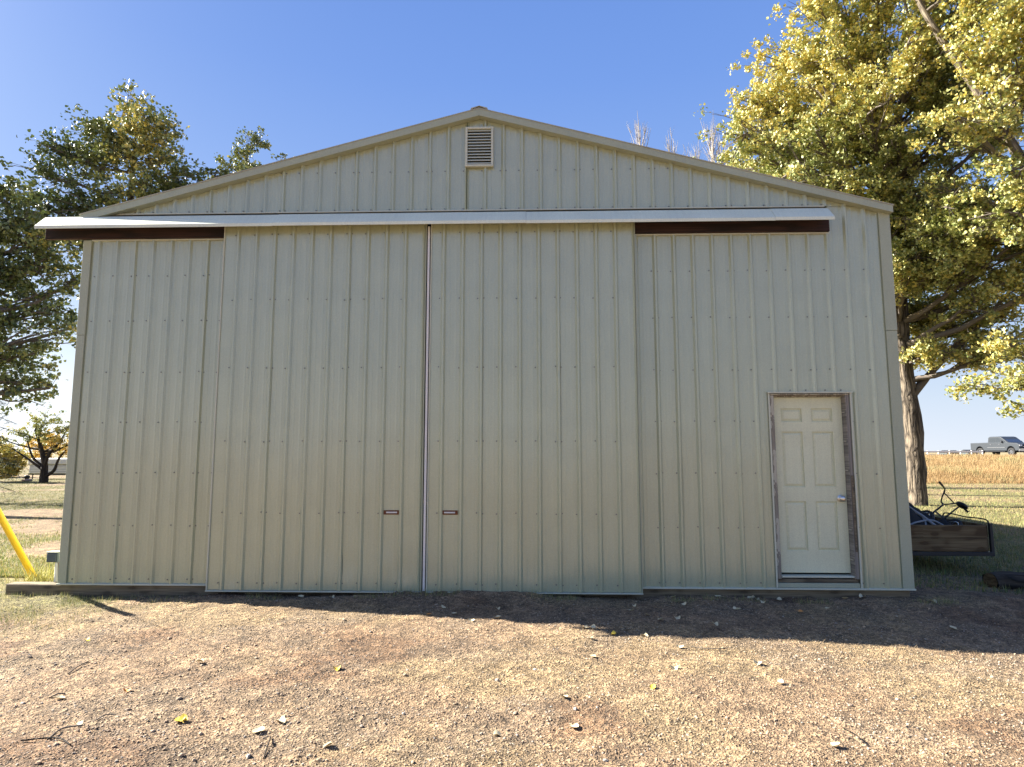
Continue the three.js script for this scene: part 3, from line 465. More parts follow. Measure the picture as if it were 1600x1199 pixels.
poplar({ name: 'poplar_tree', label: 'golden leaved poplar with long pale leaning limb and low drooping sprays', base: [16.6, -9.6], leaf: .084, per: 30, tint: autumn(.07, 11), limbFrom: .3,
  trunk: [[16.6, -.3, -9.6, .34], [16.5, 1.8, -9.55, .29], [16.1, 4.2, -9.4, .26], [15.2, 6.6, -9.2, .17], [13.9, 8.9, -8.95, .13], [12.6, 11.2, -8.8, .105], [11.3, 13.6, -8.76, .07], [10.6, 16, -8.7, .04]], mat: M.palebark, dens: 1.25,
  extra: [[[16.1, 4.2, -9.4, .12], [15, 3.5, -9.1, .08], [13.6, 3.15, -8.9, .055], [11.9, 3.1, -8.8, .02]], [[16.4, 2.6, -9.5, .09], [14.8, 2.35, -9.2, .06], [13.3, 2.5, -8.9, .03]], [[15.2, 6.6, -9.2, .16], [16.2, 9, -9, .11], [16.6, 12, -8.8, .05]]],
  lobes: [...egg([14.6, 10.6, -9], [3.6, 4.6, 3.6], 22, 1.25, (x, y) => y > 6.2), ...egg([16.6, 8, -9], [2, 4, 2.4], 8, 1.2), ...egg([13.2, 11, -7.4], [2.6, 3.4, .7], 15, .95), [12.0, 3.15, -8.8, .75, .32, .6, 12, [12.6, 3.1, -8.8]], [13.0, 3.3, -8.8, .8, .5, .7, 16, [13.6, 3.15, -8.9]], [13.6, 2.6, -8.9, .7, .35, .6, 12, [14.2, 2.4, -9.1]], [14.4, 3.6, -9, 1, .7, .8, 16, [14.2, 3.3, -9]], [12.8, 4.3, -8.8, .8, .5, .7, 12, [14.4, 3.4, -9]]] });
poplar({ name: 'poplar_tree', label: 'orange tinged poplar crown rising behind the shed roof slope', base: [11.6, -19.5], leaf: .085, per: 28, tint: autumn(.09, 23), trunk: [[11.6, -.3, -19.5, .24], [11.5, 4, -19.4, .2], [11.2, 9, -19.2, .14], [10.9, 13.5, -19, .05]],
  lobes: egg([10.7, 11.6, -19], [2.5, 4.2, 2.2], 30, 1.15) });
poplar({ name: 'poplar_tree', label: 'dark green poplar behind the shed eave, its crown against the sky', base: [-12.2, -11.9], leaf: .10, per: 23, dens: 2.3, tint: dark(5), gap: .40,
  trunk: [[-12.2, -.3, -11.9, .3], [-12.25, 3, -11.9, .25], [-12.4, 7, -11.8, .18], [-12.4, 9.6, -11.8, .10], [-12.3, 12.1, -11.7, .02]],
  lobes: [[-12.6, 12.7, -11.7, .75, .8, .8, 16], [-11.7, 12.2, -11.7, .8, .7, .8, 16], [-14.6, 11.2, -11.8, 1.1, 1, 1, 22], [-15.4, 10.6, -11.6, .8, .7, .8, 14], [-13.5, 11, -11.6, 1.1, 1, 1, 24], [-12.2, 11, -11.6, 1.2, 1, 1, 28], [-11.0, 10.6, -11.7, 1.1, 1, 1, 22], [-14.4, 9.6, -11.7, 1.2, .9, 1, 24], [-13, 9.5, -11.6, 1.2, .9, 1.1, 26], [-11.6, 9.6, -11.7, 1.2, .9, 1, 24], [-10.2, 9.9, -11.7, .9, .7, .8, 16], [-9.5, 10.4, -11.7, .75, .6, .7, 14], [-8.8, 10.2, -11.7, .65, .55, .6, 10], [-13.9, 12.1, -11.7, .8, .7, .8, 14], [-12.9, 11.8, -11.5, 1, .8, .9, 18], [-11.2, 11.6, -11.6, .9, .7, .8, 16], [-15.2, 11.5, -11.7, .7, .6, .7, 10], [-15.8, 9.7, -11.6, .8, .7, .8, 14], [-13.6, 8.2, -11.7, 1.4, .9, 1.2, 24], [-11.8, 8, -11.7, 1.4, .9, 1.2, 20], [-15.4, 8.8, -11.6, .9, .7, .8, 14]] });
poplar({ name: 'poplar_tree', label: 'leafy poplar boughs hanging beside the shed corner above the lawn', base: [-16.2, -9.2], leaf: .10, per: 23, dens: 2.3, tint: dark(17), gap: .40,
  trunk: [[-16.2, -.3, -9.2, .3], [-16.2, 3, -9.2, .24], [-16, 6, -9.3, .18], [-15.8, 9, -9.4, .08], [-15.7, 10.4, -9.4, .03]],
  lobes: [[-14.6, 9, -9.5, .9, .8, .9, 18], [-13.9, 8, -9.6, 1, .8, .9, 22], [-14.9, 7.6, -9.6, 1, .9, .9, 24], [-13.2, 6.9, -9.7, .9, .7, .8, 20], [-14.2, 6.4, -9.7, 1.1, .8, .9, 26], [-13.3, 5.6, -9.8, .9, .7, .8, 20], [-14.5, 5.2, -9.7, 1, .7, .8, 24], [-13.5, 4.3, -9.8, .8, .6, .7, 16], [-14.6, 4.2, -9.7, .8, .6, .7, 14], [-13.0, 3.3, -9.8, .6, .6, .5, 12], [-13.9, 3.6, -9.8, .7, .5, .6, 12], [-12.6, 5.0, -9.8, .6, .6, .6, 12], [-12.5, 6.3, -9.8, .6, .6, .6, 12], [-13.2, 7.6, -9.7, .8, .7, .8, 14], [-14.9, 6, -9.5, .9, .7, .8, 16], [-16.3, 7, -9.4, 1.4, 1.6, 1.2, 22], [-15.6, 8.6, -9.4, 1.2, 1, 1, 16], [-16.6, 5, -9.3, 1.2, 1, 1, 14]] });
poplar({ name: 'poplar_tree', label: 'small poplar top just showing over the shed roof edge', base: [-12.6, -20], leaf: .105, per: 20, dens: 2.3, tint: dark(29), trunk: [[-12.6, -.3, -20, .25], [-12.6, 6, -20, .18], [-12.5, 12, -19.8, .09], [-12.5, 15.6, -19.8, .02]],
  lobes: [[-12.6, 15.2, -19.8, .7, .7, .7, 12], [-12.9, 14.2, -19.8, .9, .7, .9, 14], [-11.9, 14.1, -19.8, .9, .6, .8, 14], [-10.7, 14.5, -19.8, .8, .7, .7, 14], [-12.2, 15.7, -19.8, .7, .7, .7, 12], [-9.9, 13.9, -19.8, .6, .5, .6, 8], [-14, 13.6, -19.8, .9, .7, .9, 12], [-11.6, 13, -19.8, 1.4, .8, 1, 16], [-13.2, 12.8, -19.8, 1.4, .8, 1, 16]] });
// spreading little tree on the lawn
poplar({ name: 'fruit_tree', label: 'small spreading tree with dark forked stems in front of white camper', base: [-25.7, -25.8], leaf: .085, per: 20, tint: (p, b, r) => { const f = fbm(p.x * .8, p.y * .8, 2) + (p.x > .6 && p.y < 2.6 ? .10 : -.12); if (r === undefined) return f; const v = b + (r - .5) * .4; return v > .82 ? leafGold : v > .6 ? leafYellow : v > .32 ? leafOlive : leafGreen; }, mat: M.darkbark, twigMat: M.darkbark, limbFrom: 0, gap: .3, dens: 1.6,
  trunk: [[-25.65, -.4, -25.8, .24], [-25.68, .3, -25.8, .19], [-25.72, .9, -25.8, .15], [-25.95, 1.7, -25.8, .10], [-26.3, 2.7, -25.7, .05]],
  extra: [[[-25.7, .7, -25.8, .12], [-25.45, 1.3, -25.7, .08], [-24.9, 2.0, -25.7, .05], [-24.5, 2.6, -25.6, .03]], [[-25.72, .5, -25.8, .08], [-26.6, 1.1, -25.8, .06], [-27.5, 1.7, -25.7, .03]], [[-25.6, .2, -25.8, .11], [-25.15, .5, -25.8, .08], [-24.95, 1.1, -25.8, .06], [-24.5, 1.6, -25.7, .03]], [[-25.75, .7, -25.8, .08], [-26.2, 1.2, -25.6, .06], [-26.6, 2.1, -25.6, .03]]],
  lobes: [[-26.2, 3.1, -25.6, .8, .6, .7, 14], [-25.2, 3.3, -25.6, .8, .6, .7, 14], [-27.1, 2.5, -25.6, .8, .6, .7, 14], [-24.5, 2.7, -25.6, .7, .6, .7, 14], [-27.9, 2.2, -25.6, .6, .5, .6, 10], [-25.8, 2.4, -25.6, .9, .5, .7, 12], [-24.1, 2.0, -25.6, .7, .5, .6, 12], [-24.9, 1.9, -25.5, .6, .4, .6, 8], [-23.8, 3.2, -25.6, .7, .6, .6, 12], [-23.2, 2.4, -25.6, .8, .6, .6, 12]] });
// shrubs round the far lawn
[['yellow green shrub beside the white camper, dense to the ground', [-28.9, -26.6], [1.4, 1.0, 1.1], 1.15, .34], ['tawny shrub behind the forked little tree', [-28.4, -36], [3, 1.7, 1.6], 1.9, .55], ['rust tinted shrub beyond the white camper', [-33.4, -38], [3.4, 1.9, 1.6], 1.9, .6], ['low olive shrub at the far side of the lawn beyond the tent camper', [-37, -33], [3.2, 1.7, 1.8], 1.6, .2]].forEach(([label, b, r, cy, warm], k) =>
  poplar({ name: 'shrub', label, category: 'shrub', base: b, leaf: .10, per: 26, tint: autumn(warm - .12, 40 + k), limbFrom: 0, gap: .34, twigMat: M.darkbark, mat: M.darkbark, trunk: [[b[0], -.3, b[1], .09], [b[0], .5, b[1], .07], [b[0] + .1, cy, b[1], .04]], lobes: egg([b[0], cy, b[1]], r, 13, .75, (x, y) => y > .25, 30) }));
// bare crowns over the roof
[[6.5, 19.3, -25, 'bare pale crown with many fine upright twigs above the roof'], [8.3, 18.4, -25, 'bare forked crown between two other leafless tops'], [9.7, 17.9, -25.4, 'low bare crown, shortest of the leafless tops'], [10.35, 19.1, -25, 'tall bare pale stem close to the golden foliage'], [10.95, 18.3, -25.2, 'bare leaning stem touching the golden foliage']].forEach(([x, top0, z, label]) => {
  const top = top0 + .7;
  const t = thing('bare_tree', label, 'tree', [x, height(x, z) - .05, z], 'leafless treetops behind the shed'), T = new Limbs(), L = new Limbs();
  T.add(bent(V(0, 0, 0), V(.1, top - 3, 0), 8, 0, .05), [.2, .18, .16, .14, .12, .1, .085, .07, .055], 8); mesh('trunk', T.geo(), M.palebark, t);
  for (let i = 0; i < 16; i++) { const h = top - 3.4 + R(0, 1.6), e = V(gauss() * .75, Math.min(top, h + R(1, 2.6)), gauss() * .7), b = bent(V(.08, h, 0), e, 4, -.05, .05); L.add(b, [.026, .022, .017, .012, .006], 4); for (let k = 0; k < 5; k++) { const s = b[1 + Math.floor(rnd() * 3)], f = s.clone().add(V(gauss() * .35, R(.3, .9), gauss() * .35)); L.add(bent(s, f, 3, 0, .03), [.009, .007, .005, .003], 3); } }
  mesh('bare_twigs', L.geo(), M.baretwig, t).userData.kind = 'stuff';
});
// spruce beside the lawn, only bough tips reach the view
{
  const b = [-18.2, -12.8], t = thing('spruce_tree', 'dark spruce boughs reaching over the lawn beside the small tree', 'tree', [b[0], height(...b) - .05, b[1]]), T = new Limbs(), L = new Limbs(), nd = [];
  T.add(bent(V(0, 0, 0), V(0, 5.4, 0), 8, 0, .02), [.13, .12, .11, .1, .085, .07, .05, .03, .01], 8); mesh('trunk', T.geo(), M.darkbark, t);
  for (let i = 0; i < 64; i++) { const y = .7 + i * .072, a = i * 2.4, r = 2.75 * (1 - y / 6.2) * R(.8, 1.1), e = V(Math.cos(a) * r, y - .28 * r * .6, Math.sin(a) * r), br = bent(V(0, y, 0), e, 6, .12, .03); L.add(br, [.025, .02, .017, .014, .01, .007, .004], 4); for (let k = 1; k < 7; k++) for (let s = 0; s < 9; s++) { const p = br[k].clone().lerp(br[k - 1], rnd()); nd.push([p, V(gauss(), gauss() * .4 - .25, gauss()).normalize(), R(.14, .32)]); } }
  mesh('boughs', L.geo(), M.darkbark, t).userData.kind = 'stuff';
  const spray = (() => { const l = []; for (let i = 0; i < 14; i++) { const g = new THREE.BufferGeometry(), s = i % 2 ? 1 : -1, y = .1 + i * .065; g.setAttribute('position', new THREE.Float32BufferAttribute([0, y, 0, s * .16, y + .13, .05 * ((i % 3) - 1), 0, y + .045, .012], 3)); g.setAttribute('uv', new THREE.Float32BufferAttribute([0, 0, 1, 1, 0, 1], 2)); g.computeVertexNormals(); l.push(g); } return join(l); })();
  const im = new THREE.InstancedMesh(spray, std({ color: lin(.028, .042, .022), roughness: .8, side: THREE.DoubleSide }), nd.length), m = new THREE.Matrix4(), q = new THREE.Quaternion();
  nd.forEach(([p, d, s], i) => { q.setFromUnitVectors(V(0, 1, 0), d); im.setMatrixAt(i, m.compose(p, q, V(s, s, s))); }); im.name = 'needles'; im.castShadow = true; im.userData.kind = 'stuff'; t.add(im);
}

// ---------------------------------------------------------------- things left of the shed
{
  const F = V(-5.951, -.25, -1.066), d = V(.44, 1.53, 1.56).normalize(), at = s => F.clone().addScaledVector(d, s);
  const g = thing('guy_wire_guard', 'bright yellow plastic guard on a slanting guy wire beside the shed', 'guy guard', F.toArray()), o = F;
  const loc = p => p.clone().sub(o);
  mesh('guard_tube', join([cylBetween(loc(at(.08)), loc(at(2.25)), .040, .036, 16), new THREE.SphereGeometry(.036, 16, 8).translate(...loc(at(2.25)).toArray())]), M.yellow, g);
  mesh('anchor_rod', cylBetween(loc(at(-.1)), loc(at(.12)), .012, .012, 8), M.rust, g);
  mesh('guy_wire', cylBetween(loc(at(2.2)), loc(at(6.5)), .004, .004, 6), M.steel, g);
  const b = thing('utility_box', 'small grey electrical box on white conduit beside the timber', 'utility box', [-5.25, -.2, -.42]);
  mesh('box_body', cbox(-.075, .065, .37, .49, -.05, .05, .006), M.grey, b); mesh('box_lid', cbox(-.077, .067, .4905, .496, -.052, .059, .002), M.edge, b); mesh('box_cover', cbox(-.062, .052, .382, .478, .0505, .058, .003), M.grey, b);
  mesh('conduit', cylBetween(V(.03, 0, 0), V(.03, .37, 0), .022, .022, 12), M.white, b); mesh('cable', cylBetween(V(.075, .02, .01), V(.06, .38, .01), .008, .008, 8), M.rust, b);
  const o2 = thing('outlet_box', 'dark weatherproof outlet box on the shed side wall', 'outlet box', [-4.866, .98, -.30]);
  mesh('outlet_body', cbox(-.075, 0, .0, .13, -.06, .06, .006), M.grey, o2); mesh('flip_cover', cbox(-.100, -.0755, .01, .12, -.05, .05, .004), M.blackmetal, o2);
}
{ // folded tent camper
  const c = thing('tent_camper', 'low white folded tent camper beyond the forked tree', 'camper', [-27.3, height(-27.3, -30), -30]);
  mesh('body', cbox(-2.7, 2.6, .34, .86, -1, .0, .03), M.white, c); mesh('lid', cbox(-2.78, 2.68, .875, 1.27, -1.06, .06, .05), M.white, c); mesh('belt_trim', cbox(-2.74, 2.64, .86, .876, -1.02, .03, .004), M.grey, c);
  for (let i = 0; i < 7; i++) mesh('rib', cbox(1.0 + i * .24, 1.03 + i * .24, .36, .85, .001, .02, .004), M.white, c);
  for (const y of [.46, .6, .74]) mesh('siding_line', cbox(-2.65, .9, y, y + .012, .001, .008, .002), M.grey, c);
  mesh('chassis', box(-2.8, 2.9, .26, .34, -.9, -.1), M.blackmetal, c);
  for (const z of [-.97, -.14]) { const w = new THREE.Group(); w.name = 'wheel'; c.add(w); w.position.set(.3, .26, z); mesh('tyre', new THREE.TorusGeometry(.2, .07, 10, 24), M.rubber, w); mesh('rim', new THREE.CylinderGeometry(.14, .14, .1, 16).rotateX(Math.PI / 2), M.white, w); }
  for (const [x, z] of [[-2.5, -.1], [-2.5, -.9], [2.4, -.1], [2.4, -.9]]) mesh('jack', cylBetween(V(x, 0, z), V(x, .3, z), .03), M.blackmetal, c);
  const s = thing('lawn_bundle', 'small dark bundle on a pale flat stone by the camper', 'bundle', [-27.9, height(-27.9, -27.4), -27.4]);
  mesh('stone', new THREE.IcosahedronGeometry(.26, 2).scale(1.1, .35, .8).translate(0, .06, 0), std({ color: lin(.5, .38, .36), roughness: .9 }), s); mesh('cloth', new THREE.IcosahedronGeometry(.16, 2).scale(1, .75, .9).translate(-.04, .24, 0), M.black, s);
}

// ---------------------------------------------------------------- things at the far corner: trailer, bicycle, log
{
  const g0 = height(6.2, -3), t = thing('utility_trailer', 'small utility trailer with plank sides beside the shed corner', 'trailer', [5.1, g0, -1.96]);
  const Wd = 2.03, Lz = 2.9, fl = .27;
  const plank = (a, b, y, h, z0, z1) => mesh('side_plank', cbox(a, b, y, y + h, z0, z1, .005), M.plank, t);
  for (const k of [0, 1]) { plank(.02, Wd - .035, fl + .012 + k * .182, .178, -.036, 0); plank(.02, Wd - .035, fl + .012 + k * .182, .178, -Lz, -Lz + .036); for (const x of [-.018, Wd - .018]) mesh('side_plank', cbox(x, x + .034, fl + .012 + k * .182, fl + .19 + k * .182, -Lz + .04, -.04, .005), M.plank, t); }
  for (const [x, z] of [[Wd + .017, -.02], [Wd + .017, -Lz], [-.06, -.02], [-.06, -Lz]]) mesh('corner_post', cbox(x, x + .042, fl - .06, fl + .40, z - .02, z + .024, .004), M.blackmetal, t);
  mesh('frame_rail', cbox(-.06, Wd + .06, fl - .055, fl - .002, -.045, .006, .004), M.blackmetal, t); mesh('frame_rail', cbox(-.06, Wd + .06, fl - .055, fl - .002, -Lz - .01, -Lz + .045, .004), M.blackmetal, t);
  for (const x of [-.06, Wd + .01]) mesh('frame_rail', cbox(x, x + .05, fl - .056, fl - .003, -Lz + .046, -.046, .004), M.blackmetal, t);
  mesh('deck', box(0, Wd, fl - .001, fl + .010, -Lz + .05, -.04), M.timber, t);
  mesh('tie_rail', tube([V(Wd + .03, fl + .38, -.03), V(Wd + .03, fl + .43, -.05), V(Wd + .03, fl + .44, -.5), V(Wd + .03, fl + .44, -1), V(Wd + .03, fl + .38, -1.03)], .010, 40), M.blackmetal, t);
  for (const x of [.16, Wd - .16]) { const w = new THREE.Group(); w.name = 'wheel'; t.add(w); w.position.set(x, .2, -1.6); mesh('tyre', new THREE.TorusGeometry(.145, .055, 10, 24).rotateY(Math.PI / 2), M.rubber, w); mesh('rim', new THREE.CylinderGeometry(.1, .1, .08, 16).rotateZ(Math.PI / 2), M.rust, w); }
  mesh('axle', cylBetween(V(.16, .2, -1.6), V(Wd - .16, .2, -1.6), .022), M.blackmetal, t);
  mesh('tongue', join([cylBetween(V(.3, fl - .04, -Lz), V(1, fl - .02, -Lz - 1.2), .03), cylBetween(V(Wd - .3, fl - .04, -Lz), V(1.02, fl - .02, -Lz - 1.2), .03)]), M.blackmetal, t);
  // black sheeting heaped in it
  const nx = 54, nz = 40, P = [], ix = [], top = (u, v) => { const e = Math.min(1, Math.min(u, 1 - u) * 6) * Math.min(1, Math.min(v, 1 - v) * 7), n = fbm(u * 9, v * 7, 3) - .5, f = Math.abs(noise(u * 14 + v * 5, v * 9 - u * 4) - .5); return .02 + e * (.06 + .42 * clamp((1.0 - u) / .36) * (.75 + .25 * Math.sin(v * 3)) + n * .26 - f * .2); };
  for (let j = 0; j <= nz; j++) for (let i = 0; i <= nx; i++) { const u = i / nx, v = j / nz; P.push(lerp(.05, Wd - .06, u), fl + .012 + Math.max(.02, top(u, v)) + .16, lerp(-.10, -2.3, v)); if (i && j) { const o = j * (nx + 1) + i, a = o - nx - 2; ix.push(a, a + 1, o, a, o, o - 1); } }
  const nv = P.length / 3; for (let k = 0; k < nv; k++) P.push(P[k * 3], fl + .011, P[k * 3 + 2]);
  const rim = []; for (let i = 0; i < nx; i++) rim.push(i); for (let j = 0; j < nz; j++) rim.push(j * (nx + 1) + nx); for (let i = nx; i > 0; i--) rim.push(nz * (nx + 1) + i); for (let j = nz; j > 0; j--) rim.push(j * (nx + 1));
  rim.forEach((a, k) => { const b = rim[(k + 1) % rim.length]; ix.push(a, b, b + nv, a, b + nv, a + nv); });
  const sg = new THREE.BufferGeometry(); sg.setAttribute('position', new THREE.Float32BufferAttribute(P, 3)); sg.setIndex(ix); sg.computeVertexNormals();
  const sh = tagged('tarpaulin', sg, M.tarp, 'crumpled black sheeting heaped in the plank trailer', 'tarpaulin'); sh.position.copy(t.position);
  const topY = (x, z) => fl + .185 + Math.max(.02, top((x - .05) / (Wd - .11), (-.10 - z) / 2.2));
  [['grey strap looped over the black sheeting with its ends hanging', [[.80, -.16], [.92, -.4], [1.12, -.55], [1.30, -.42], [1.42, -.2]]], ['pale grey hose lying in a wide curve on the black sheeting', [[.7, -.3], [1.0, -.22], [1.2, -.26], [1.45, -.3], [1.62, -.22], [1.55, -.14]]], ['short grey pipe end poking over the plank side', [[1.42, -.13], [1.54, -.16], [1.66, -.2]]], ['dark grey hose wound twice across the sheeting', [[.86, -.5], [1.1, -.34], [1.0, -.16], [1.2, -.14], [1.34, -.34], [1.2, -.5]]]].forEach(([label, pts], k) => {
    const m = tagged('hose', tube(pts.map(([x, z]) => V(x, topY(x, z) + .016, z)), k === 0 ? .022 : .014, 40), M.hose, label, 'hose'); m.position.copy(t.position);
  });
  // bicycle leaning over in the trailer; local x forward, y up the steering side, z along the bar
  const bike = thing('bicycle', 'dark bicycle leaning in the trailer with its handlebar up', 'bicycle', [7.16, .70, -2.96]);
  const up = V(.72, .62, .12).normalize(), bar = V(.60, -.79, 0).normalize(), fw = V().crossVectors(up, bar).normalize(); bar.crossVectors(fw, up).normalize();
  bike.setRotationFromMatrix(new THREE.Matrix4().makeBasis(fw, up, bar));
  const tubeM = M.blackmetal, low = y => y < -.05 ? y - .12 : y, T = (n, pts, r) => mesh(n, tube(pts.map(a => V(a[0], low(a[1]), a[2])), r, 30, 8), tubeM, bike);
  T('handlebar', [[-.06, .17, -.30], [-.04, .17, -.20], [.0, .165, -.14], [.02, .06, -.07], [.02, .0, -.02], [.02, .0, .02], [.02, .06, .07], [.0, .165, .14], [-.04, .17, .20], [-.06, .17, .30]], .011);
  T('crossbar', [[.006, .13, -.115], [.006, .13, 0], [.006, .13, .115]], .009);
  for (const s of [-1, 1]) mesh('grip', cylBetween(V(-.043, .17, s * .22), V(-.061, .17, s * .31), .016, .016, 10), M.rubber, bike);
  T('stem', [[.02, 0, 0], [-.03, -.02, 0], [-.035, -.1, 0]], .014); T('frame', [[-.035, -.1, 0], [-.2, -.2, 0], [-.36, -.32, 0], [-.37, -.33, 0]], .016); T('frame', [[-.035, -.06, 0], [-.22, -.1, 0], [-.42, -.13, 0]], .014); T('frame', [[-.40, -.06, 0], [-.38, -.2, 0], [-.36, -.33, 0]], .015);
  for (const s of [-1, 1]) { T('fork', [[-.035, -.12, s * .02], [.0, -.2, s * .045], [.07, -.33, s * .05]], .011); T('chain_stay', [[-.37, -.33, s * .02], [-.55, -.33, s * .045], [-.72, -.33, s * .05]], .009); T('seat_stay', [[-.40, -.13, s * .015], [-.56, -.22, s * .04], [-.72, -.33, s * .05]], .008); }
  T('seat_post', [[-.40, -.06, 0], [-.405, .0, 0], [-.41, .04, 0]], .012);
  mesh('saddle', new THREE.SphereGeometry(.11, 18, 12).scale(1.15, .34, .62).translate(-.43, .06, 0), M.black, bike);
  for (const x of [.07, -.72]) { const w = new THREE.Group(); w.name = 'wheel'; w.position.set(x, -.45, 0); bike.add(w); mesh('tyre', new THREE.TorusGeometry(.225, .024, 8, 32), M.rubber, w); mesh('rim', new THREE.TorusGeometry(.20, .010, 6, 32), M.chrome, w); const sp = []; for (let i = 0; i < 18; i++) { const a = i / 18 * 6.283; sp.push(cylBetween(V(0, 0, i % 2 ? .02 : -.02), V(Math.cos(a) * .2, Math.sin(a) * .2, 0), .0012, .0012, 4)); } mesh('spokes', join(sp), M.chrome, w).userData.kind = 'stuff'; mesh('hub', cylBetween(V(0, 0, -.045), V(0, 0, .045), .02), M.chrome, w); }
  for (const s of [-1, 1]) { mesh('crank', cylBetween(V(-.37, -.45, s * .05), V(-.37 + s * .12, -.49, s * .05), .009), M.chrome, bike); mesh('pedal', cbox(-.40 + s * .12, -.34 + s * .12, -.505, -.48, Math.min(s * .06, s * .13), Math.max(s * .06, s * .13), .004), M.rubber, bike); }
  // log and bits
  const lg = thing('log', 'short thick log lying on the shaded grass past the trailer', 'log', [6.42, height(6.9, -1) + .09, -1.0]);
  { const L = new Limbs(), n = 14, pts = [], rr = []; for (let i = 0; i <= n; i++) { pts.push(V(i / n * 1.5, .01 * Math.sin(i), -.22 * i / n)); rr.push(.105 + .012 * noise(i * .8, 3)); } L.add(pts, rr, 18, .25); mesh('bark', L.geo(), M.darkbark, lg); mesh('cut_end', new THREE.CircleGeometry(.103, 20).rotateY(-Math.PI / 2 + .15).translate(-.004, 0, .0), M.plank, lg); mesh('cut_end', new THREE.CircleGeometry(.1, 20).rotateY(Math.PI / 2 + .15).translate(1.504, 0, -.22), M.plank, lg); }  // dark bark puts the surrounding shade into the log's colour
}

// ---------------------------------------------------------------- on the road: pickup, white rail, far farm
{
  const t = thing('pickup_truck', 'slate grey crew cab pickup truck on the raised road', 'truck', [49.0, ROAD_Y + .034, -58.1]); t.rotation.y = -Math.PI / 2 + .12;
  const S2 = a => new THREE.Shape(a.map(q => new THREE.Vector2(...q))), ex = (s, w, b = .05) => new THREE.ExtrudeGeometry(s, { depth: w - 2 * b, bevelEnabled: true, bevelSize: b, bevelThickness: b, bevelSegments: 3, curveSegments: 16 }).translate(0, 0, -w / 2 + b);
  const body = new THREE.Shape(); body.moveTo(-2.86, .62); body.lineTo(-2.86, 1.28); body.lineTo(-.82, 1.31); body.lineTo(1.42, 1.31); body.lineTo(2.55, 1.23); body.lineTo(2.80, 1.12); body.lineTo(2.84, .60); body.lineTo(2.45, .56); body.absarc(1.92, .50, .51, .12, Math.PI - .12, false); body.lineTo(-1.20, .56); body.absarc(-1.76, .50, .51, .12, Math.PI - .12, false); body.lineTo(-2.5, .58); body.closePath();
  mesh('body', ex(body, 1.98), M.carpaint, t);
  const cab = S2([[-.80, 1.30], [-.70, 1.82], [-.52, 1.90], [.50, 1.91], [.72, 1.86], [1.52, 1.32]]); mesh('cab', ex(cab, 1.74, .06), M.carpaint, t);
  for (const s of [-1, 1]) {
    const win = (a) => mesh('side_window', new THREE.ExtrudeGeometry(S2(a), { depth: .012, bevelEnabled: false }).translate(0, 0, s > 0 ? .865 : -.877), M.glass, t);
    win([[-.66, 1.36], [-.58, 1.78], [.02, 1.81], [.02, 1.36]]); win([[.10, 1.36], [.10, 1.81], [.56, 1.81], [1.14, 1.36]]);
    const mir = mesh('mirror', new THREE.SphereGeometry(.12, 12, 8).scale(.6, 1, 1).translate(1.05, 1.42, s * 1.06), M.blackmetal, t);
    mesh('running_board', cbox(-1.1, 1.3, .42, .48, s > 0 ? .86 : -1.02, s > 0 ? 1.02 : -.86, .01), M.blackmetal, t);
    mesh('side_moulding', cbox(-.78, 1.28, .82, .88, s > 0 ? .992 : -1.008, s > 0 ? 1.008 : -.992, .006), M.chrome, t);
    for (const x of [-.35, .65]) mesh('door_handle', cbox(x - .1, x + .1, 1.14, 1.18, s > 0 ? .992 : -1.02, s > 0 ? 1.02 : -.992, .008), M.chrome, t);
    mesh('headlight', cbox(2.62, 2.87, .98, 1.12, s > 0 ? .62 : -.96, s > 0 ? .96 : -.62, .02), M.lamp, t); mesh('tail_light', cbox(-2.875, -2.80, .95, 1.25, s > 0 ? .86 : -.97, s > 0 ? .97 : -.86, .01), std({ color: lin(.35, .02, .02), roughness: .3 }), t);
    for (const x of [1.92, -1.76]) {
      const w = new THREE.Group(); w.name = 'wheel'; w.position.set(x, .41, s * .86); t.add(w);
      mesh('tyre', new THREE.LatheGeometry([[.25, -.12], [.36, -.13], [.405, -.10], [.41, 0], [.405, .10], [.36, .13], [.25, .12]].map(a => new THREE.Vector2(...a)), 32).rotateX(Math.PI / 2), M.rubber, w);
      mesh('rim', new THREE.CylinderGeometry(.25, .25, .16, 24).rotateX(Math.PI / 2), M.blackmetal, w);
      for (let k = 0; k < 6; k++) { const sp = mesh('spoke', cbox(.04, .245, -.03, .03, s > 0 ? .081 : -.10, s > 0 ? .10 : -.081, .006), M.chrome, w); sp.rotation.z = k * Math.PI / 3; }
    }
  }
  const ws = mesh('windscreen', new THREE.BoxGeometry(.9, .012, 1.46), M.glass, t); ws.position.set(1.145, 1.622, 0); ws.rotation.z = -.593;
  mesh('rear_window', box(-.80, -.77, 1.42, 1.74, -.62, .62), M.glass, t);
  mesh('grille', cbox(2.80, 2.885, .78, 1.06, -.60, .60, .02), M.black, t); mesh('grille_bar', cbox(2.87, 2.905, .905, .945, -.62, .62, .01), M.chrome, t);
  mesh('front_bumper', cbox(2.70, 3.0, .48, .74, -.98, .98, .05), M.chrome, t); mesh('rear_bumper', cbox(-3.02, -2.82, .50, .66, -.95, .95, .03), M.chrome, t);
  mesh('underbody', box(-2.6, 2.6, .36, .57, -.55, .55), M.black, t);
  mesh('number_plate', cbox(3.0, 3.008, .55, .66, -.15, .15, .001), M.white, t);
  // white two-rail fence on the road edge
  const f = thing('rail_fence', 'white two rail fence along the raised road', 'fence', [37.2, ROAD_Y - .02, -52.9]);
  for (let i = 0; i < 7; i++) mesh('post', cbox(i * 1.02 - .05, i * 1.02 + .05, -.2, .60, -.16, -.06, .01), M.white, f);
  for (let i = 0; i < 3; i++) for (const y of [.10, .40]) mesh('rail', cbox(i * 2.04 + .005, i * 2.04 + 2.035, y, y + .15, -.058, -.01, .008), M.white, f);
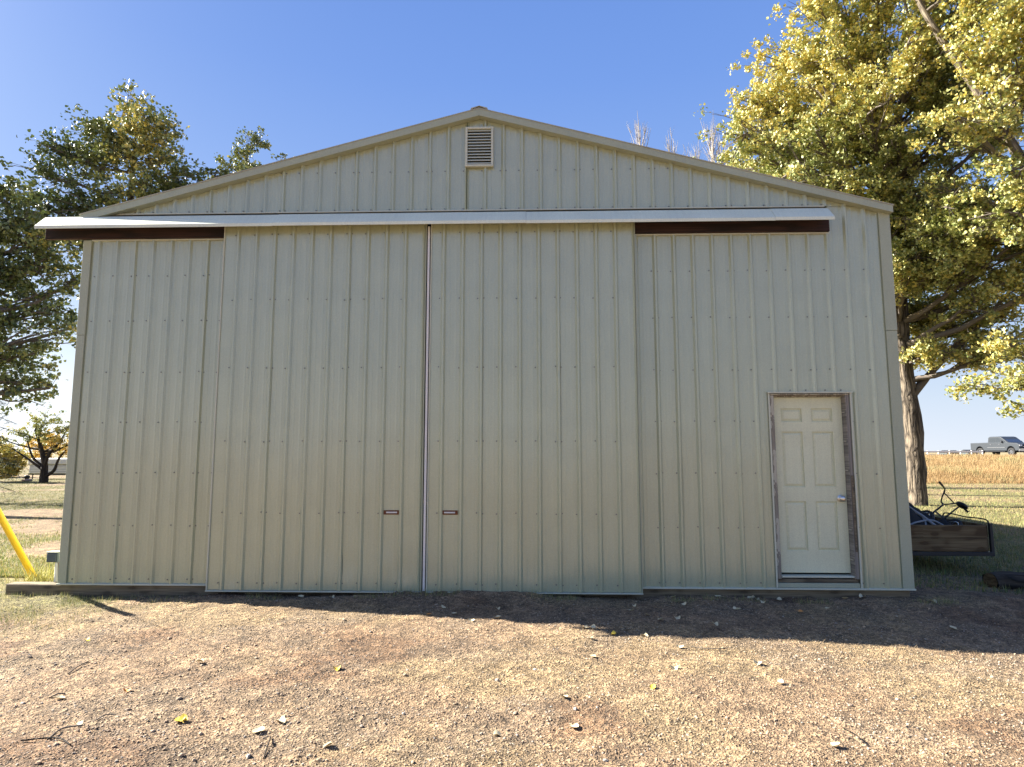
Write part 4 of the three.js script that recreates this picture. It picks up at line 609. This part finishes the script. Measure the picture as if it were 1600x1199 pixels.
  for (const [x, z, w, h, label] of [[196, -290, 6, 1.1, 'tiny dark farm roof on the horizon behind the white fence'], [212, -300, 5, 1.4, 'tiny dark shed roof on the horizon close to the pickup']]) {
    const b = thing('farm_building', label, 'building', [x, .55, z], 'far farm buildings'); mesh('wall', box(-w / 2, w / 2, -2, h * .4, -3, 3), M.grey, b); mesh('roof', new THREE.ExtrudeGeometry(S2([[-3.2, h * .4], [3.2, h * .4], [0, h + .5]]), { depth: w + .4, bevelEnabled: false }).translate(0, 0, -w / 2 - .2).rotateY(Math.PI / 2), M.black, b);
  }
}

// ---------------------------------------------------------------- fallen leaves and twigs on the yard
{
  // where each leaf lies on the yard (x, z in metres): pale, yellow, orange
  const lie = [[[-0.15,0.81],[0.27,0.62],[0.05,1.07],[0.29,1.02],[1.71,0.4],[1.63,0.66],[1.77,0.82],[2.04,0.92],[2.23,0.4],[2.7,0.07],[2.34,1.15],[2.72,0.58],[2.19,0.07],[1.11,1.33],[1.18,1.32],[1.13,1.67],[1.61,1.54],[1.84,1.85],[1.11,2.09],[1.69,2.35],[0.84,2.86],[0.87,3.3],[0.41,3.4],[1.86,1.01],[3.07,0.07],[3.12,0.07],[3.04,0.07],[2.75,0.56],[3.11,0.28],[3.69,0.49],[4.08,0.07],[4.27,0.07],[3.36,0.07],[4.61,1.03],[2.36,2.19],[2.38,2.57],[2.34,3.45],[4.96,0.18],[-1.94,2.33],[-1,3.39],[-0.93,3.26],[-0.54,3.55],[-1.96,0.16],[-1.61,0.16],[-0.29,0.61],[-2.55,2.98],[-2.11,3.39]],
    [[1.35,1.48],[1.45,2.73],[-0.84,2.43],[-1.52,3.3],[-1.54,3.3],[-3.22,1.79]],
    [[3.35,0.64],[-0.4,0.87],[-2.15,2.88]]];
  const all = lie.flatMap((l, c) => l.map(([x, z]) => [x, z, c]));
  const shapes = [0, 1, 2].map(k => { const n = 12, P = [0, 0, 0], ix = []; for (let r = 1; r <= 2; r++) for (let i = 0; i < n; i++) { const t = i / n * Math.PI * 2, q = .5 * (1 + .22 * Math.cos(t) + .12 * Math.cos(3 * t)) * r / 2, x = q * Math.sin(t) * .9, y = q * Math.cos(t); P.push(x, [1.0, 1.5, .5][k] * x * x + [.5, -.4, 1.0][k] * y * y + .25 * x * y, -y); }
    for (let i = 0; i < n; i++) { const j = (i + 1) % n; ix.push(0, 1 + i, 1 + j, 1 + i, 1 + n + i, 1 + n + j, 1 + i, 1 + n + j, 1 + j); } const g = new THREE.BufferGeometry(); g.setAttribute('position', new THREE.Float32BufferAttribute(P, 3)); g.setIndex(ix); g.computeVertexNormals();
    const stalk = tube([V(0, .09, .28), V(.05, .06, .55), V(.12, .12, .8)], .018, 8, 4); stalk.deleteAttribute('uv'); return mergeGeometries([g.toNonIndexed(), stalk.toNonIndexed()]); });
  const pal = [std({ color: lin(.56, .48, .30), roughness: .75, side: THREE.DoubleSide }), std({ color: lin(.72, .52, .06), roughness: .6, side: THREE.DoubleSide }), std({ color: lin(.62, .27, .07), roughness: .7, side: THREE.DoubleSide })];
  const names = ['pale cream dry leaf', 'bright yellow leaf', 'orange brown leaf'], zones = ['on the dirt below the cream door', 'on the dirt close to the sliding doors', 'out on the open gravel yard'];
  all.forEach(([x, z, c], i) => { const zone = x > 2.9 && z < .75 ? 0 : z < 1.25 ? 1 : 2, m = tagged('fallen_leaf', shapes[i % 3], pal[c], `${names[c]} ${zones[zone]}`, 'leaf', `${['pale', 'yellow', 'orange'][c]} leaves ${zones[zone]}`); const s = R(.048, .072); m.scale.set(s, s, s); m.position.set(x, height(x, z) + .008, z); m.rotation.set(R(-.22, .22), rnd() * 6.28, R(-.22, .22), 'YXZ'); });
  // dry twigs, bent once
  [[[-2.27,3.62],[-2.1,3.58],[-1.94,3.68]],[[-2.14,3.59],[-2.15,3.46],[-2.06,3.42]],[[-2.81,2.55],[-2.84,2.4],[-2.85,2.28]],[[-0.84,3.71],[-0.87,3.59],[-0.91,3.45]],[[-2.62,2.97],[-2.6,2.92],[-2.57,2.89]],[[-2.03,3.35],[-2.03,3.25],[-1.98,3.24]],[[2.5,3.22],[2.53,3.31],[2.54,3.42]],[[4.93,-0.08],[4.91,0.17],[4.94,0.33]],[[1.94,1.83],[2.08,1.89],[2.26,1.83]]].forEach((e, i) => {
    const pts = e.map(([x, z], k) => V(x, height(x, z) + .008 + (k === 1 ? .006 : 0), z)), b = pts[0].clone(); const m = tagged('twig', tube(pts.map(p => p.sub(b)), R(.003, .006), 16, 5), i % 3 ? M.twig : M.darkbark, 'thin dry bent twig lying on the open gravel yard', 'twig', 'twigs on the yard'); m.position.copy(b);
  });
}
renderer.render(scene, camera);
